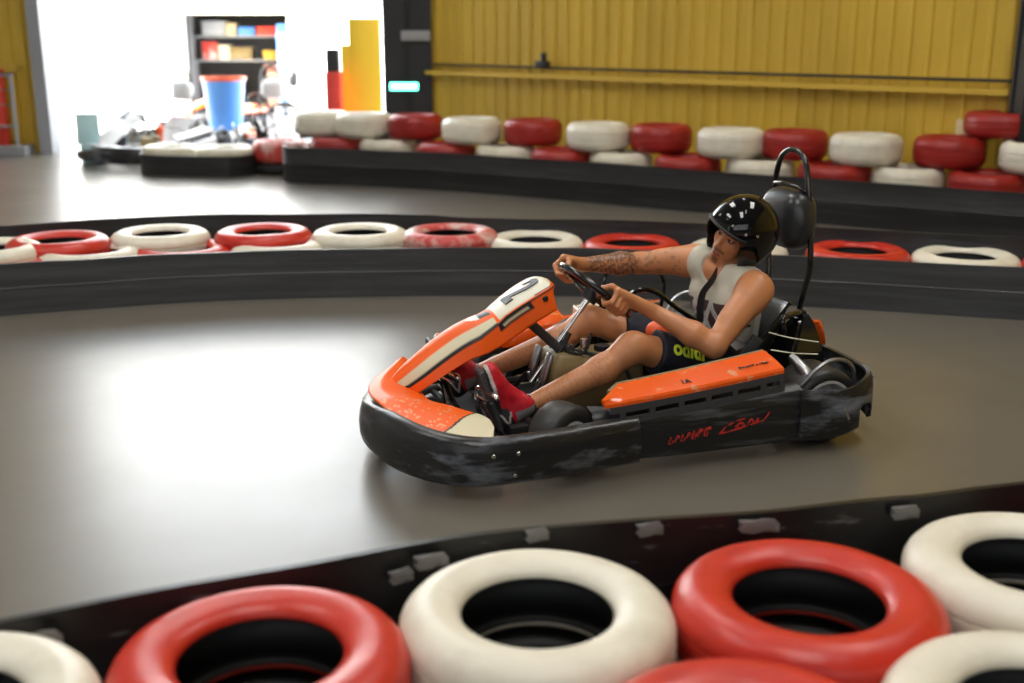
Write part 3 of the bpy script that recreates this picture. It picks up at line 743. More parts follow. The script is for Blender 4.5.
    me = text_mesh('2', 1, .03, .002); co = [v.co.copy() for v in me.vertices]
    ys = [c.y for c in co]; xs = [c.x for c in co]; cy, hy = (max(ys) + min(ys)) / 2, (max(ys) - min(ys)) / 2; cx, hx = (max(xs) + min(xs)) / 2, (max(xs) - min(xs)) / 2
    for v, c in zip(me.vertices, co): v.co = S(.765 + .105 * (c.y - cy) / hy, .34 * (c.x - cx) / hx, .003 + c.z)
    link('race_number', me, 'ink', o, smooth=False)
    bm = bmesh.new(); lathe(bm, [(1e-4, .006), (.009, .005), (.012, 0), (1e-4, -.004)], 16, 'y', (.262, .126, .545), closed=False); from_bm('bolt', bm, 'matte_black', o)
    bm = bmesh.new(); lathe(bm, [(1e-4, .004), (.006, .003), (.008, 0), (1e-4, -.004)], 12, 'z', (.71, -.03, .345), closed=False); from_bm('bolt', bm, 'matte_black', o)
    return o
fairing()

# floor tray and chassis frame
bm = bmesh.new()
tr = [(.70, .22), (.62, .36), (.40, .40), (-.5, .34), (-.86, .34), (-.86, -.34), (-.5, -.34), (.40, -.36), (.62, -.3), (.70, -.15)]
a = [bm.verts.new((x, y, .045)) for x, y in tr]; b = [bm.verts.new((x, y, .052)) for x, y in tr]
bm.faces.new(a); bm.faces.new(b[::-1])
for i in range(len(tr)): bm.faces.new((a[i], b[i], b[(i + 1) % len(tr)], a[(i + 1) % len(tr)]))
from_bm('floor_tray', bm, 'slotgrey', kart, smooth=False)
bm = bmesh.new()
for sg in (1, -1):
    tube(bm, [(.74, sg * .18, .075), (.60, sg * .34, .075), (.34, sg * .36, .075), (-.1, sg * .34, .075), (-.55, sg * .36, .08), (-.9, sg * .36, .13)], .016, 8, 5)
    tube(bm, [(.28, sg * .36, .08), (.22, sg * .58, .12), (-.45, sg * .56, .14), (-.52, sg * .36, .08)], .012, 8, 5)
    tube(bm, [(.70, sg * .2, .08), (.86, sg * .2, .12), (.93, sg * .1, .14)], .011, 8, 3)
tube(bm, [(.34, .42, .11), (.34, -.42, .11)], .014); tube(bm, [(-.714, .56, .13), (-.714, -.56, .13)], .018); tube(bm, [(.60, .3, .075), (.60, -.3, .075)], .014)
tube(bm, [(-.9, .36, .13), (-.92, .2, .2), (-.92, -.2, .2), (-.9, -.36, .13)], .014, 8, 4)
from_bm('chassis_frame', bm, 'matte_black', kart)

# wheels
def wheel(x, y, r, w, yaw=0, rr=.53):
    o = empty('wheel', (x, y, r), yaw); o.parent = kart
    bm = bmesh.new(); h = w / 2; ri = r * rr
    pr = [(ri, -h * .86), (ri + .006, -h * .98), (r - .022, -h), (r - .010, -h * .9), (r, -h * .70), (r + .001, 0), (r, h * .70), (r - .010, h * .9), (r - .022, h), (ri + .006, h * .98), (ri, h * .86), (ri + .004, 0)]
    lathe(bm, pr, 48, 'y'); from_bm('tyre', bm, 'tyre', o, sharp=60)
    bm = bmesh.new(); lathe(bm, [(ri - .002, -h * .82), (ri + .004, -h * .9), (ri + .002, -h * .78), (ri - .008, -h * .5), (ri - .012, 0), (ri - .008, h * .5), (ri + .002, h * .78), (ri + .004, h * .9), (ri + .004, h * .99), (ri - .006, h * 1.0), (ri - .012, h * .9), (ri - .016, h * .5), (ri - .02, h * .1), (.03, h * .1), (.022, h * .3), (1e-4, h * .3)], 40, 'y', closed=False)
    for k in range(3):
        a_ = k * 2 * PI / 3; lathe(bm, [(1e-4, .012), (.006, .01), (.006, 0)], 8, 'y', (.045 * math.cos(a_), h * .12, .045 * math.sin(a_)), closed=False)
    from_bm('rim', bm, 'rimgrey', o, sharp=35)
    return o
wheel(.335, .50, .124, .13, R(24)); w2 = wheel(.335, -.42, .124, .13, R(24))
wheel(-.714, .50, .148, .20, 0, .70); wheel(-.714, -.48, .148, .20, 0, .70)

# wheel guard (bent tube and plate by the rear wheel), both sides
for sg in (1, -1):
    bm = bmesh.new(); tube(bm, [(-.60, sg * .58, .24), (-.64, sg * .6, .30), (-.70, sg * .605, .338), (-.765, sg * .605, .335), (-.81, sg * .6, .30), (-.83, sg * .59, .24)], .008, 8, 5)
    from_bm('wheel_guard', bm, 'steel', kart)
bm = bmesh.new(); tube(bm, [(-.625, .46, .325), (-.64, .50, .30), (-.655, .54, .26), (-.655, .56, .20)], [.014, .034], 14, 4); from_bm('heat_shield', bm, 'steel', kart)
# engine, covers and exhaust behind the seat
bm = bmesh.new(); box(bm, (-.80, -.30, .20), (.20, .22, .18), None, .02)
for k in range(6): box(bm, (-.80, -.30, .30 + k * .016), (.15, .17, .007), None, .002)
tube(bm, [(-.86, -.2, .2), (-.90, 0, .2), (-.88, .2, .19)], .022, 10, 4)
from_bm('engine', bm, 'matte_black', kart)
bm = bmesh.new(); secs = []
for z, x0, x1, hw in [(.16, -.90, -.70, .20), (.26, -.895, -.72, .19), (.34, -.885, -.76, .15), (.40, -.875, -.80, .10), (.43, -.865, -.83, .05)]:
    secs.append([(x0, .30 - .28 - hw + hw, z)] if False else [(x0, .14 - hw * .2, z), (x0, .14 + hw * .8, z), (x1, .16 + hw * .8, z - .02), (x1, .16 - hw * .2, z - .02)])
loft(bm, secs); bmesh.ops.bevel(bm, geom=bm.edges[:], offset=.012, segments=2, affect='EDGES'); from_bm('rear_cover', bm, 'black', kart)
bm = bmesh.new(); secs = []
for z, w_ in [(.215, .035), (.245, .062), (.285, .072), (.325, .062), (.352, .03)]:
    xx = -.962 - (.35 - z) * .18
    secs.append([(xx, .10 - w_, z), (xx - .022, .10 - w_ * .5, z), (xx - .03, .10, z), (xx - .022, .10 + w_ * .5, z), (xx, .10 + w_, z), (xx + .02, .10, z)])
loft(bm, secs); o = from_bm('rear_number_plate', bm, 'orange', kart, sharp=60); o['label'] = 'orange oval rear plate with pale edge'
bm = bmesh.new(); tube(bm, [(-.97, .075, .216), (-.945, .10, .245), (-.938, .10, .285), (-.935, .10, .325), (-.945, .085, .352)], .006, 8, 4); from_bm('pale_edge', bm, 'cream', o)
bm = bmesh.new()
tube(bm, [(-.56, .42, .345), (-.64, .46, .335), (-.72, .50, .335)], .0025, 6, 4); from_bm('cable', bm, 'cream', kart); bm = bmesh.new(); tube(bm, [(-.62, .30, .38), (-.70, .34, .36), (-.80, .38, .345)], .0025, 6, 4)
from_bm('cable', bm, 'cream', kart)

# seat
def seat():
    st = [(-.20, .150, .17, .02), (-.28, .110, .185, .05), (-.38, .090, .195, .09), (-.48, .085, .20, .13), (-.57, .100, .205, .15), (-.64, .150, .205, .15), (-.69, .22, .205, .13), (-.73, .30, .205, .10), (-.76, .37, .20, .07), (-.785, .43, .175, .03), (-.80, .445, .15, .015)]
    SP = catmull([(a, 0, b) for a, b, _, _ in st], 4); W = catmull([(c, d, 0) for _, _, c, d in st], 4); n = len(SP); bm = bmesh.new(); secs = []
    for i in range(n):
        t = (SP[min(i + 1, n - 1)] - SP[max(i - 1, 0)]).normalized(); nn = Vector((-t.z, 0, t.x)); nn = nn if (nn.x > 0 or nn.z > 0) else -nn
        if nn.x < 0: nn = -nn
        if nn.z < 0 and i < n // 3: nn = -nn
        w, h = W[i].x, W[i].y; row = []
        for k in range(17):
            a_ = -1 + 2 * k / 16; y = w * math.sin(a_ * PI / 2) * (1 + .0 * a_); f = max(0, (abs(a_) - .45) / .55) ** 1.4
            row.append(SP[i] + Vector((0, y, 0)) + nn * h * f)
        secs.append(row)
    loft(bm, secs, closed_sec=False, cap=False)
    o = from_bm('seat', bm, 'seat', kart, sharp=0); so = o.modifiers.new('s', 'SOLIDIFY'); so.thickness = .008
    bm = bmesh.new(); rim = [s_[0] for s_ in secs] + [p for p in secs[-1]] + [s_[-1] for s_ in secs[::-1]]
    tube(bm, rim[::2], .0075, 8); from_bm('seat_rim', bm, 'black', o)
    return o
so_ = seat(); so_.location.y = .02
bm = bmesh.new(); tube(bm, [(-.73, .235, .35), (-.71, .27, .36), (-.70, .27, .42), (-.76, .235, .425), (-.82, .2, .42), (-.86, .12, .40), (-.9, .08, .36)], .013, 10, 5)
from_bm('seat_stay', bm, 'black', kart)
bm = bmesh.new(); box(bm, (-.56, .26, .30), (.055, .012, .13), Matrix.Rotation(R(-35), 3, 'Y'), .004); from_bm('seat_bracket', bm, 'slotgrey', kart)
# seat belt
bm = bmesh.new(); tube(bm, [(-.60, .27, .20), (-.54, .22, .27), (-.48, .14, .33), (-.44, .03, .345), (-.46, -.10, .33), (-.54, -.2, .26)], .022, 8, 6, flat=(.18, 1)); from_bm('seat_belt', bm, 'strap', kart)

# roll hoop and head rest
HY = -.085
bm = bmesh.new()
tube(bm, [(-.84, HY + .115, .14), (-.90, HY + .125, .30), (-.93, HY + .15, .50), (-.935, HY + .165, .60), (-.93, HY + .145, .80), (-.925, HY + .125, .93), (-.925, HY + .095, 1.01), (-.925, HY + .045, 1.045), (-.925, HY, 1.052), (-.925, HY - .045, 1.045), (-.925, HY - .095, 1.01), (-.925, HY - .125, .93), (-.93, HY - .145, .80), (-.935, HY - .165, .60), (-.93, HY - .15, .50), (-.90, HY - .125, .30), (-.84, HY - .115, .14)], .0125, 12, 6)
hoop = from_bm('roll_hoop', bm, 'black', kart)
bm = bmesh.new(); tube(bm, [(-.925, HY + .135, .885), (-.90, HY + .09, .905), (-.89, HY, .912), (-.90, HY - .09, .905), (-.925, HY - .135, .885)], .009, 10, 5)
from_bm('cross_bar', bm, 'black', hoop); bm = bmesh.new(); tube(bm, [(-.84, HY + .12, .20), (-.91, HY + .1, .24), (-.91, HY - .1, .24), (-.84, HY - .12, .20)], .012, 8, 4); from_bm('cross_bar', bm, 'black', hoop)
v = Vol((-1.05, HY - .2, .58), (-.72, HY + .25, .96), .005)
v.box((-.905, HY + .02, .768), (.076, .142, .124), rad=.074, k=0)
v.ell((-.905, HY + .02, .768), (.080, .150, .115), k=.03)
v.mesh('head_rest', 'headpad', kart)

# steering
SC = Vector((0, -.01, .53)); E1 = Vector((0, 1, 0)); E2 = Vector((.77, 0, .635)).normalized(); EN = Vector((-.635, 0, .77)).normalized()
def rim(a, r=.165): return SC + (E1 * math.cos(a) + E2 * math.sin(a)) * r
sw = empty('steering_wheel', (0, 0, 0)); sw.parent = kart
bm = bmesh.new(); tube(bm, [rim(R(k * 7.5)) for k in range(48)], .0145, 12, closed=True); from_bm('wheel_rim', bm, 'black', sw)
for a_ in (15, 165, 270):
    bm = bmesh.new(); tube(bm, [rim(R(a_), .02) - EN * .02, rim(R(a_), .09) - EN * .016, rim(R(a_), .158)], .017, 8, 4, flat=(1, .35)); from_bm('spoke', bm, 'black', sw)
bm = bmesh.new(); tube(bm, [SC - EN * .05, SC - EN * .01], .035, 20); tube(bm, [SC - EN * .012, SC - EN * .004], .02, 20); from_bm('hub', bm, 'matte_black', sw)
CB = Vector((.275, 0, .175))
bm = bmesh.new(); tube(bm, [SC - EN * .04, CB], .0085, 12); tube(bm, [SC - EN * .10, SC - EN * .05], .013, 12); from_bm('steering_column', bm, 'chrome', kart)
bm = bmesh.new()
tube(bm, [(.30, .028, .438), (.17, .03, .315)], .019, 10, flat=(1, .6)); tube(bm, [(.30, -.06, .45), (.17, -.04, .315)], .016, 10, flat=(1, .6))
tube(bm, [(.13, -.07, .315), (.13, .07, .315)], .018, 10); from_bm('fairing_bracket', bm, 'slotgrey', kart)
bm = bmesh.new()
for sg in (1, -1): tube(bm, [(.36, sg * .12, .08), (.24, sg * .06, .22), (.16, sg * .035, .31), (.12, sg * .02, .37)], .011, 10, 4)
tube(bm, [(.14, .08, .31), (.10, .09, .30), (.07, .09, .32), (.05, .08, .38)], .006, 8, 4)
tube(bm, [(.10, .04, .30), (.0, .1, .28), (-.08, .12, .24), (-.1, .16, .15)], .008, 8, 4)
tube(bm, [(.34, .40, .12), (.30, .1, .12), (.30, -.1, .12), (.34, -.36, .12)], .007, 8, 3)
from_bm('column_support', bm, 'matte_black', kart)
bm = bmesh.new(); lathe(bm, [(1e-4, .03), (.014, .028), (.018, 0), (.014, -.02), (1e-4, -.02)], 16, 'z', (.07, .06, .325), closed=False); from_bm('ignition_knob', bm, 'chrome', kart)
# far side bars by the driver's right arm
bm = bmesh.new()
tube(bm, [(-.18, -.36, .36), (-.20, -.37, .50), (-.28, -.38, .532), (-.40, -.38, .525), (-.47, -.38, .49), (-.49, -.38, .42), (-.47, -.37, .34)], .009, 8, 5)
tube(bm, [(-.25, -.30, .40), (-.32, -.30, .442), (-.41, -.30, .43), (-.53, -.30, .34), (-.66, -.29, .26)], .011, 8, 5)
tube(bm, [(.12, -.26, .30), (-.05, -.28, .36), (-.25, -.30, .40)], .012, 8, 4)
tube(bm, [(-.18, -.36, .37), (-.18, -.40, .2), (-.18, -.42, .1)], .009, 8)
tube(bm, [(-.47, -.37, .35), (-.47, -.40, .2), (-.47, -.42, .1)], .009, 8)
tube(bm, [(.12, -.26, .30), (.16, -.30, .18), (.16, -.34, .09)], .012, 8)
from_bm('side_guard_bar', bm, 'black', kart)
# far side body shell pieces (orange, cream) seen between arms and legs
def shell(name, secs, m, lab=None):
    bm = bmesh.new(); loft(bm, secs); bmesh.ops.bevel(bm, geom=bm.edges[:], offset=.004, segments=1, affect='EDGES'); o = from_bm(name, bm, m, kart); 
    if lab: o['label'] = lab
    return o
shell('side_fin', [[(.33, -.44, .20), (.33, -.40, .20), (.33, -.40, .22), (.33, -.44, .23)], [(.22, -.48, .22), (.22, -.36, .22), (.22, -.36, .28), (.22, -.48, .30)], [(.08, -.52, .23), (.08, -.36, .23), (.08, -.36, .31), (.08, -.52, .345)], [(-.04, -.52, .23), (-.04, -.38, .23), (-.04, -.38, .30), (-.04, -.52, .33)]], 'orange', 'orange front end of the far side pod')
shell('side_decal_panel', [[(-.10, -.50, .30), (-.10, -.34, .30), (-.10, -.34, .33), (-.10, -.50, .35)], [(-.24, -.50, .30), (-.24, -.34, .30), (-.24, -.34, .33), (-.24, -.50, .355)]], 'cream', 'cream panel on the far side pod')
v = Vol((-.42, -.10, .06), (-.14, .13, .44), .006)
v.ell((-.285, .012, .345), (.065, .042, .045), k=0); v.cap((-.28, .012, .10), (-.285, .012, .33), .03, .034, .03)
o = v.mesh('orange_column_cover', 'redorange', kart); o['label'] = 'rounded red-orange cover between the knees'
# fuel tank with brackets
v = Vol((-.25, -.16, .03), (.27, .17, .35), .006)
v.box((.02, .0, .165), (.20, .105, .11), rad=.03); v.box((.14, .0, .255), (.055, .095, .045), rad=.02, k=.03)
v.box((-.03, 0, .278), (.08, .07, .012), rad=.008, k=.01)
tk = v.mesh('fuel_tank', 'tank', kart, smooth=3)
bm = bmesh.new(); disc(bm, (-.02, .03, .295), .03, 'z', .03); 
for k in range(10): box(bm, (-.02 + .031 * math.cos(k * .63), .03 + .031 * math.sin(k * .63), .295), (.005, .005, .024))
from_bm('filler_cap', bm, 'matte_black', tk)
for sg in (1, -1):
    bm = bmesh.new(); box(bm, (.235, sg * .065, .245), (.022, .05, .13), Matrix.Rotation(R(-18), 3, 'Y'), .009); box(bm, (.25, sg * .065, .16), (.016, .03, .09), Matrix.Rotation(R(20), 3, 'Y'), .005)
    from_bm('tank_bracket', bm, 'steel', tk)
# pedals
for sg, x in ((1, .50), (-1, .565)):
    p = empty('pedal', (0, 0, 0)); p.parent = kart
    y = .215 if sg > 0 else -.075
    bm = bmesh.new(); tube(bm, [(x + .02, y - .06, .09), (x + .045, y - .07, .16), (x + .045, y - .065, .215), (x + .04, y - .04, .225), (x + .03, y + .06, .232), (x + .025, y + .10, .235), (x + .02, y + .105, .225)], .0105, 10, 5)
    tube(bm, [(x + .045, y - .065, .19), (x + .03, y + .07, .20)], .006, 8); from_bm('pedal_frame', bm, 'chrome', p)
    bm = bmesh.new(); box(bm, (x + .06, y, .15), (.006, .05, .10), Matrix.Rotation(R(10), 3, 'Y'), .003); tube(bm, [(x + .055, y + .03, .20), (x + .03, y + .09, .12), (x + .0, y + .09, .08)], .009, 8, 4); from_bm('pedal_plate', bm, 'black', p)
    bm = bmesh.new(); tube(bm, [(x + .03, y - .09, .09), (x + .03, y + .09, .09)], .012, 10); tube(bm, [(x + .04, y, .1), (x + .12, y, .13), (x + .16, y, .09)], .007, 8, 3); from_bm('pedal_shaft', bm, 'steel', p)
# heel bar / mounting block under the near shoe
bm = bmesh.new(); box(bm, (.42, .23, .075), (.08, .12, .05), None, .008); box(bm, (.42, -.2, .065), (.06, .1, .03), None, .006); from_bm('heel_stop', bm, 'matte_black', kart)

# ---- spare karts parked outside: copies of the kart without its driver
parked = [((-4.45, 14.1, 0), R(250), 'parked go-kart at the left of the opening, dark in the glare'), ((-2.85, 14.6, 0), R(285), 'parked go-kart in the middle of the opening, white and orange'), ((-4.3, 18.2, 0), R(190), 'parked go-kart farthest back, in the yard before the doorway')]
for loc, rz, lb in parked:
    c_ = copy_tree(kart); c_.location = loc; c_.rotation_euler = (0, 0, rz); tag(c_, lb, 'go-kart', 'go-karts parked at the opening')
    def recolour(o):
        for ch in o.children:
            if ch.type == 'MESH' and ch.name.split('.')[0] in ('nose_cone', 'front_fairing', 'side_pod', 'seat', 'side_panel', 'head_rest') and loc[1] != 18.2:
                ch.material_slots[0].link = 'OBJECT'; ch.material_slots[0].material = M['white']
    recolour(c_)

# blue bucket, yellow panel, red post, cyan plate
bk = empty('bucket', (-3.92, 16.0, 0)); tag(bk, 'blue bucket with a pink rim standing in the opening', 'bucket')
bm = bmesh.new(); lathe(bm, [(1e-4, 0), (.20, 0), (.285, .86), (.275, .86), (.19, .02), (1e-4, .02)], 32, 'z', closed=False); from_bm('bucket_body', bm, 'blue', bk)
bm = bmesh.new(); lathe(bm, [(.27, .85), (.30, .85), (.305, .90), (.27, .90)], 32); from_bm('bucket_rim', bm, 'redorange', bk)
bm = bmesh.new(); box(bm, (-1.92, 15.5, 1.0), (.42, .06, 1.32), None, .01); box(bm, (-2.13, 15.5, .85), (.22, .05, .95), None, .01); box(bm, (-1.92, 15.5, .18), (.3, .2, .36), None, .01)
tag(from_bm('yellow_screen', bm, 'yellow_bright'), 'bright yellow upright panel beside the black pillar, outside the hall', 'panel')
rp = empty('standing_unit', (-2.30, 15.2, 0)); tag(rp, 'red upright unit with dark top left of the yellow panel', 'post')
bm = bmesh.new(); box(bm, (0, 0, .5), (.2, .2, 1.0), None, .03); box(bm, (0, -.1, .7), (.16, .02, .14), None, .006); from_bm('column', bm, 'red', rp)
bm = bmesh.new(); box(bm, (0, 0, 1.13), (.17, .17, .30), None, .03); from_bm('dark_top', bm, 'matte_black', rp)
bm = bmesh.new(); box(bm, (0, 0, .40), (.28, .02, .36), None, .008); box(bm, (0, .03, .11), (.2, .12, .22), None, .01)
o = from_bm('sign_plate', bm, 'cyan'); o.location = (-4.95, 13.6, 0); tag(o, 'pale cyan plate standing at the left of the opening', 'sign')

# ================================================================== DRIVER
def rotk(w):   # a direction given in hall axes, expressed in kart axes
    c_, s_ = math.cos(-KA), math.sin(-KA); return np.array([w[0] * c_ - w[1] * s_, w[0] * s_ + w[1] * c_, w[2]])
hf = rotk((-.77, -.63, .02)); hf /= np.linalg.norm(hf)
hu = rotk((.46, -.20, .87)); hu -= hf * (hu @ hf); hu /= np.linalg.norm(hu); hl = np.cross(hu, hf)
HQ = np.stack([hf, hl, hu], 1); HC = np.array((-.600, .055, .726))
def H(p): return HC + HQ @ np.array(p, float)

hip = {1: (-.53, .105, .185), -1: (-.53, -.085, .185)}
knee = {1: (-.075, .215, .345), -1: (-.060, -.18, .360)}
ank = {1: (.375, .205, .145), -1: (.465, -.175, .170)}
shl = {1: (-.610, .205, .532), -1: (-.525, -.140, .592)}
elb = {1: (-.365, .325, .352), -1: (-.325, -.285, .568)}
wri = {1: (-.168, .195, .474), -1: (-.035, -.232, .590)}

def limbs(v, g=0.0, parts='all'):
    if parts in ('all', 'torso'):
        v.ell((-.555, .01, .20), (.12 + g, .165 + g, .11 + g), k=.05)
        v.ell((-.60, .012, .30), (.095 + g, .145 + g, .12 + g), k=.05)
        v.ell((-.590, .03, .42), (.105 + g, .160 + g, .13 + g), k=.05)
        v.cap(tuple(np.array(shl[1]) + (.0, -.07, .0)), tuple(np.array(shl[-1]) + (0, .07, 0)), .070 + g, .068 + g, .05)
        v.cap((-.56, .085, .44), (-.545, .10, .46), .060 + g, .055 + g, .04); v.cap((-.515, -.03, .46), (-.51, -.04, .48), .058 + g, .055 + g, .04)
v = Vol((-.80, -.42, .02), (.50, .44, .90), .004)
limbs(v)
# neck and trapezius
nb_ = np.array((-.618, .035, .560)); v.cap(nb_, H((-.025, 0, -.05)), .055, .050, .02)
for s_ in (1, -1): v.cap(nb_ + np.array((-.01, 0, .02)), shl[s_], .045, .050, .05)
for s_ in (1, -1):
    S_, E_, W_ = map(np.array, (shl[s_], elb[s_], wri[s_]))
    v.cap(S_, S_ + (E_ - S_) * .18, .068, .065, .04)                       # deltoid
    v.cap(S_ + (E_ - S_) * .15, E_, .062, .045, .025)
    v.cap(S_ + (E_ - S_) * .4 + np.array((.01, 0, .014)), S_ + (E_ - S_) * .6 + np.array((.01, 0, .014)), .042, .038, .03)   # biceps
    v.cap(E_, E_ + (W_ - E_) * .35, .045, .049, .02); v.cap(E_ + (W_ - E_) * .35, W_, .049, .029, .02)
    Hp, K_, A_ = map(np.array, (hip[s_], knee[s_], ank[s_]))
    v.cap(Hp, K_, .088, .056, .03); v.cap(K_ + np.array((-.005, 0, -.0)), K_ + (A_ - K_) * .08, .056, .052, .02)
    v.cap(K_, K_ + (A_ - K_) * .32 + np.array((-.014, 0, -.016)), .050, .056, .03); v.cap(K_ + (A_ - K_) * .32 + np.array((-.014, 0, -.016)), A_, .055, .034, .03)
    v.cap(K_ + np.array((.012, 0, .012)), K_ + np.array((.02, 0, .016)), .046, .044, .02)
# hands on the rim
def hand(s_, ang, wr):
    c0 = np.array(rim(ang)); rad = np.array((E1 * math.cos(ang) + E2 * math.sin(ang))); tan = np.array((-E1 * math.sin(ang) + E2 * math.cos(ang))) * (1 if s_ > 0 else -1); nn = np.array(EN)
    if tan[2] < 0: tan = -tan
    pol = lambda r, f, t=0: c0 + r * (nn * math.cos(R(f)) + rad * math.sin(R(f))) + tan * t
    wr = np.array(wr)
    mc = []
    for i, (t, rr, sc) in enumerate([(.038, .0110, 1.06), (.013, .0114, 1.14), (-.012, .0110, 1.06), (-.035, .0098, .92)]):
        m0 = pol(.047 * sc, 42, t * 1.05); m1 = pol(.044 * sc, 102, t); m2 = pol(.034, 165, t * .98); m3 = pol(.0285, 225, t * .96)
        v.cap(wr + tan * t * .45, m0, .019, .0155, .012)
        v.cap(m0, m1, rr + .0015, rr, .006); v.cap(m1, m2, rr, rr * .94, .004); v.cap(m2, m3, rr * .94, rr * .85, .004); mc.append(m0)
    v.cap(wr, (mc[0] + mc[3]) / 2 * .6 + wr * .4, .025, .022, .015)
    t0 = wr * .45 + mc[0] * .55 + tan * .004 - rad * .012; t1 = pol(.040, -8, .050); t2 = pol(.033, -62, .062); t3 = pol(.027, -115, .064)
    v.cap(t0, t1, .016, .0125, .01); v.cap(t1, t2, .0125, .0115, .005); v.cap(t2, t3, .0115, .0095, .005)
aL, aR = R(-7), R(153)
hand(1, aL, wri[1]); hand(-1, aR, wri[-1])
# head
v.ell(H((-.012, 0, .030)), (.098, .076, .105), HQ, k=.03)
v.ell(H((.028, 0, -.040)), (.068, .060, .086), HQ, k=.015)
v.cap(H((.055, -.018, -.108)), H((.055, .018, -.108)), .024, .024, .012)
for s_ in (1, -1):
    v.cap(H((-.01, s_ * .052, -.06)), H((.045, s_ * .028, -.104)), .020, .018, .012)   # jaw
    v.cap(H((.062, s_ * .040, -.020)), H((.050, s_ * .052, -.022)), .018, .016, .02)   # cheek
    v.cap(H((.086, s_ * .012, .028)), H((.074, s_ * .046, .026)), .009, .008, .012)     # brow
    v.ell(H((.091, s_ * .031, .006)), (.010, .016, .010), HQ, k=.012, op='sub')
    v.ell(H((.078, s_ * .031, .006)), (.0115, .0135, .0115), HQ, k=.002)
    v.ell(H((-.01, s_ * .078, -.005)), (.018, .008, .03), HQ, k=.008)                    # ear
    v.cap(H((.096, s_ * .010, -.038)), H((.090, s_ * .014, -.038)), .009, .007, .008)
v.cap(H((.090, 0, .012)), H((.112, 0, -.030)), .008, .012, .012)
v.cap(H((.086, -.018, -.066)), H((.086, .018, -.066)), .0065, .0065, .006); v.cap(H((.092, -.006, -.065)), H((.092, .006, -.065)), .007, .007, .006)
v.cap(H((.084, -.016, -.080)), H((.084, .016, -.080)), .007, .007, .005); v.cap(H((.08, -.02, -.0735)), H((.08, .02, -.0735)), .006, .006, .003)
SK = np.array((.58, .238, .102))
def skincol(p):
    c_ = np.tile(SK, (len(p), 1)); c_ *= (1 + .05 * fbm(p, 25, 1))[:, None]
    q = (p - HC) @ HQ; f, l, u = q[:, 0], q[:, 1], q[:, 2]; al = np.abs(l)
    def blend(m, col, a=1.0):
        m = np.clip(m, 0, 1)[:, None] * a; c_[:] = c_ * (1 - m) + np.array(col) * m
    face = (f > .02) & (f < .14) & (al < .08) & (u < .06) & (u > -.14)
    stub = face * np.exp(-((u + .098) / .024) ** 2); blend(stub * (f > .03), (.14, .07, .045), .45)
    mus = face * np.exp(-((u + .056) / .007) ** 2) * (al < .032) * (f > .06); blend(mus, (.05, .028, .02), .8)
    blend(face * (np.abs(u + .106) < .014) * (al < .014) * (f > .05), (.06, .03, .02), .6)
    lips = face * (np.abs(u + .073) < .0125) * (al < .024 - (np.abs(u + .073)) * .8) * (f > .075); blend(lips, (.42, .10, .085), .8)
    blend(face * (np.abs(u + .0735) < .0022) * (al < .022) * (f > .07), (.12, .03, .03), .9)
    br = face * (np.abs(u - .027 + (al - .03) * .12) < .006) * (al > .012) * (al < .052) * (f > .05); blend(br, (.035, .02, .014), .9)
    e = ((al - .031) / .014) ** 2 + ((u - .006) / .0062) ** 2
    blend(face * (e < 1.5) * (f > .06), (.10, .045, .03), .7); blend(face * (e < .7) * (f > .06), (.50, .42, .38)); blend(face * (((al - .029) ** 2 + (u - .007) ** 2) < .0062 ** 2) * (f > .06), (.03, .015, .01))
    blend((u > .055) | ((f < -.02) & (u > -.04) & (al < .085) & (np.linalg.norm(q, axis=1) < .14)), (.02, .014, .01), .0)
    # tattoo sleeve on the right forearm
    E_, W_ = np.array(elb[-1]), np.array(wri[-1]); d = W_ - E_; t = ((p - E_) @ d) / (d @ d); r = np.linalg.norm(p - E_ - t[:, None] * d, axis=1)
    m = (t > .08) & (t < 1.02) & (r < .07) & (p[:, 1] < -.12); tn = fbm(p, 150, 9); tn2 = fbm(p, 300, 4)
    blend(m * ((tn > .0) | (np.abs(tn2) < .22)) * np.clip(np.minimum(t - .08, 1.02 - t) * 9, 0, 1), (.055, .045, .04), .74)
    S_ = np.array(shl[-1]); d = E_ - S_; t = ((p - S_) @ d) / (d @ d); r = np.linalg.norm(p - S_ - t[:, None] * d, axis=1)
    blend((t > .25) * (t < .95) * (r < .08) * (p[:, 1] < -.1) * (fbm(p, 90, 12) > .45), (.16, .11, .08), .5)
    # knuckle creases and nails stay skin; darker hair on lower shins
    for s_ in (1, -1):
        K_, A_ = np.array(knee[s_]), np.array(ank[s_]); d = A_ - K_; t = ((p - K_) @ d) / (d @ d); r = np.linalg.norm(p - K_ - t[:, None] * d, axis=1)
        blend((t > .2) * (t < 1) * (r < .09) * (fbm(p, 220, 7) > .35), (.20, .10, .06), .28)
    return c_
body = v.mesh('person', 'skin', None, skincol, smooth=1)
body.location = KO; body.rotation_euler = (0, 0, KA)
tag(body, 'person in black helmet, pale tank top and dark shorts driving the orange kart', 'person')

# tank top
v = Vol((-.80, -.30, .10), (-.34, .34, .68), .004)
limbs(v, .011, 'torso')
for s_ in (1, -1): v.cap(np.array((-.595, .03, .53)) + np.array((0, s_ * .03, .03)), np.array(shl[s_]) + np.array((0, -s_ * .05, .022)), .044, .050, .03)
for s_ in (1, -1):   # armholes
    S_, E_ = np.array(shl[s_]), np.array(elb[s_]); v.cap(S_ + (S_ - np.array((-.59, .03, .50))) * .10, S_ + (E_ - S_) * .6 + np.array((0, s_ * .03, 0)), .082, .085, .008, op='sub')
    v.cap(S_ + np.array((0, s_ * .04, -.02)), S_ + np.array((0, s_ * .2, -.02)), .085, .12, .008, op='sub')
v.ell((-.515, .035, .615), (.095, .047, .085), k=.008, op='sub'); v.ell((-.60, .035, .63), (.08, .07, .06), k=.008, op='sub')
v.half((-.6, 0, .20), (0, 0, -1))
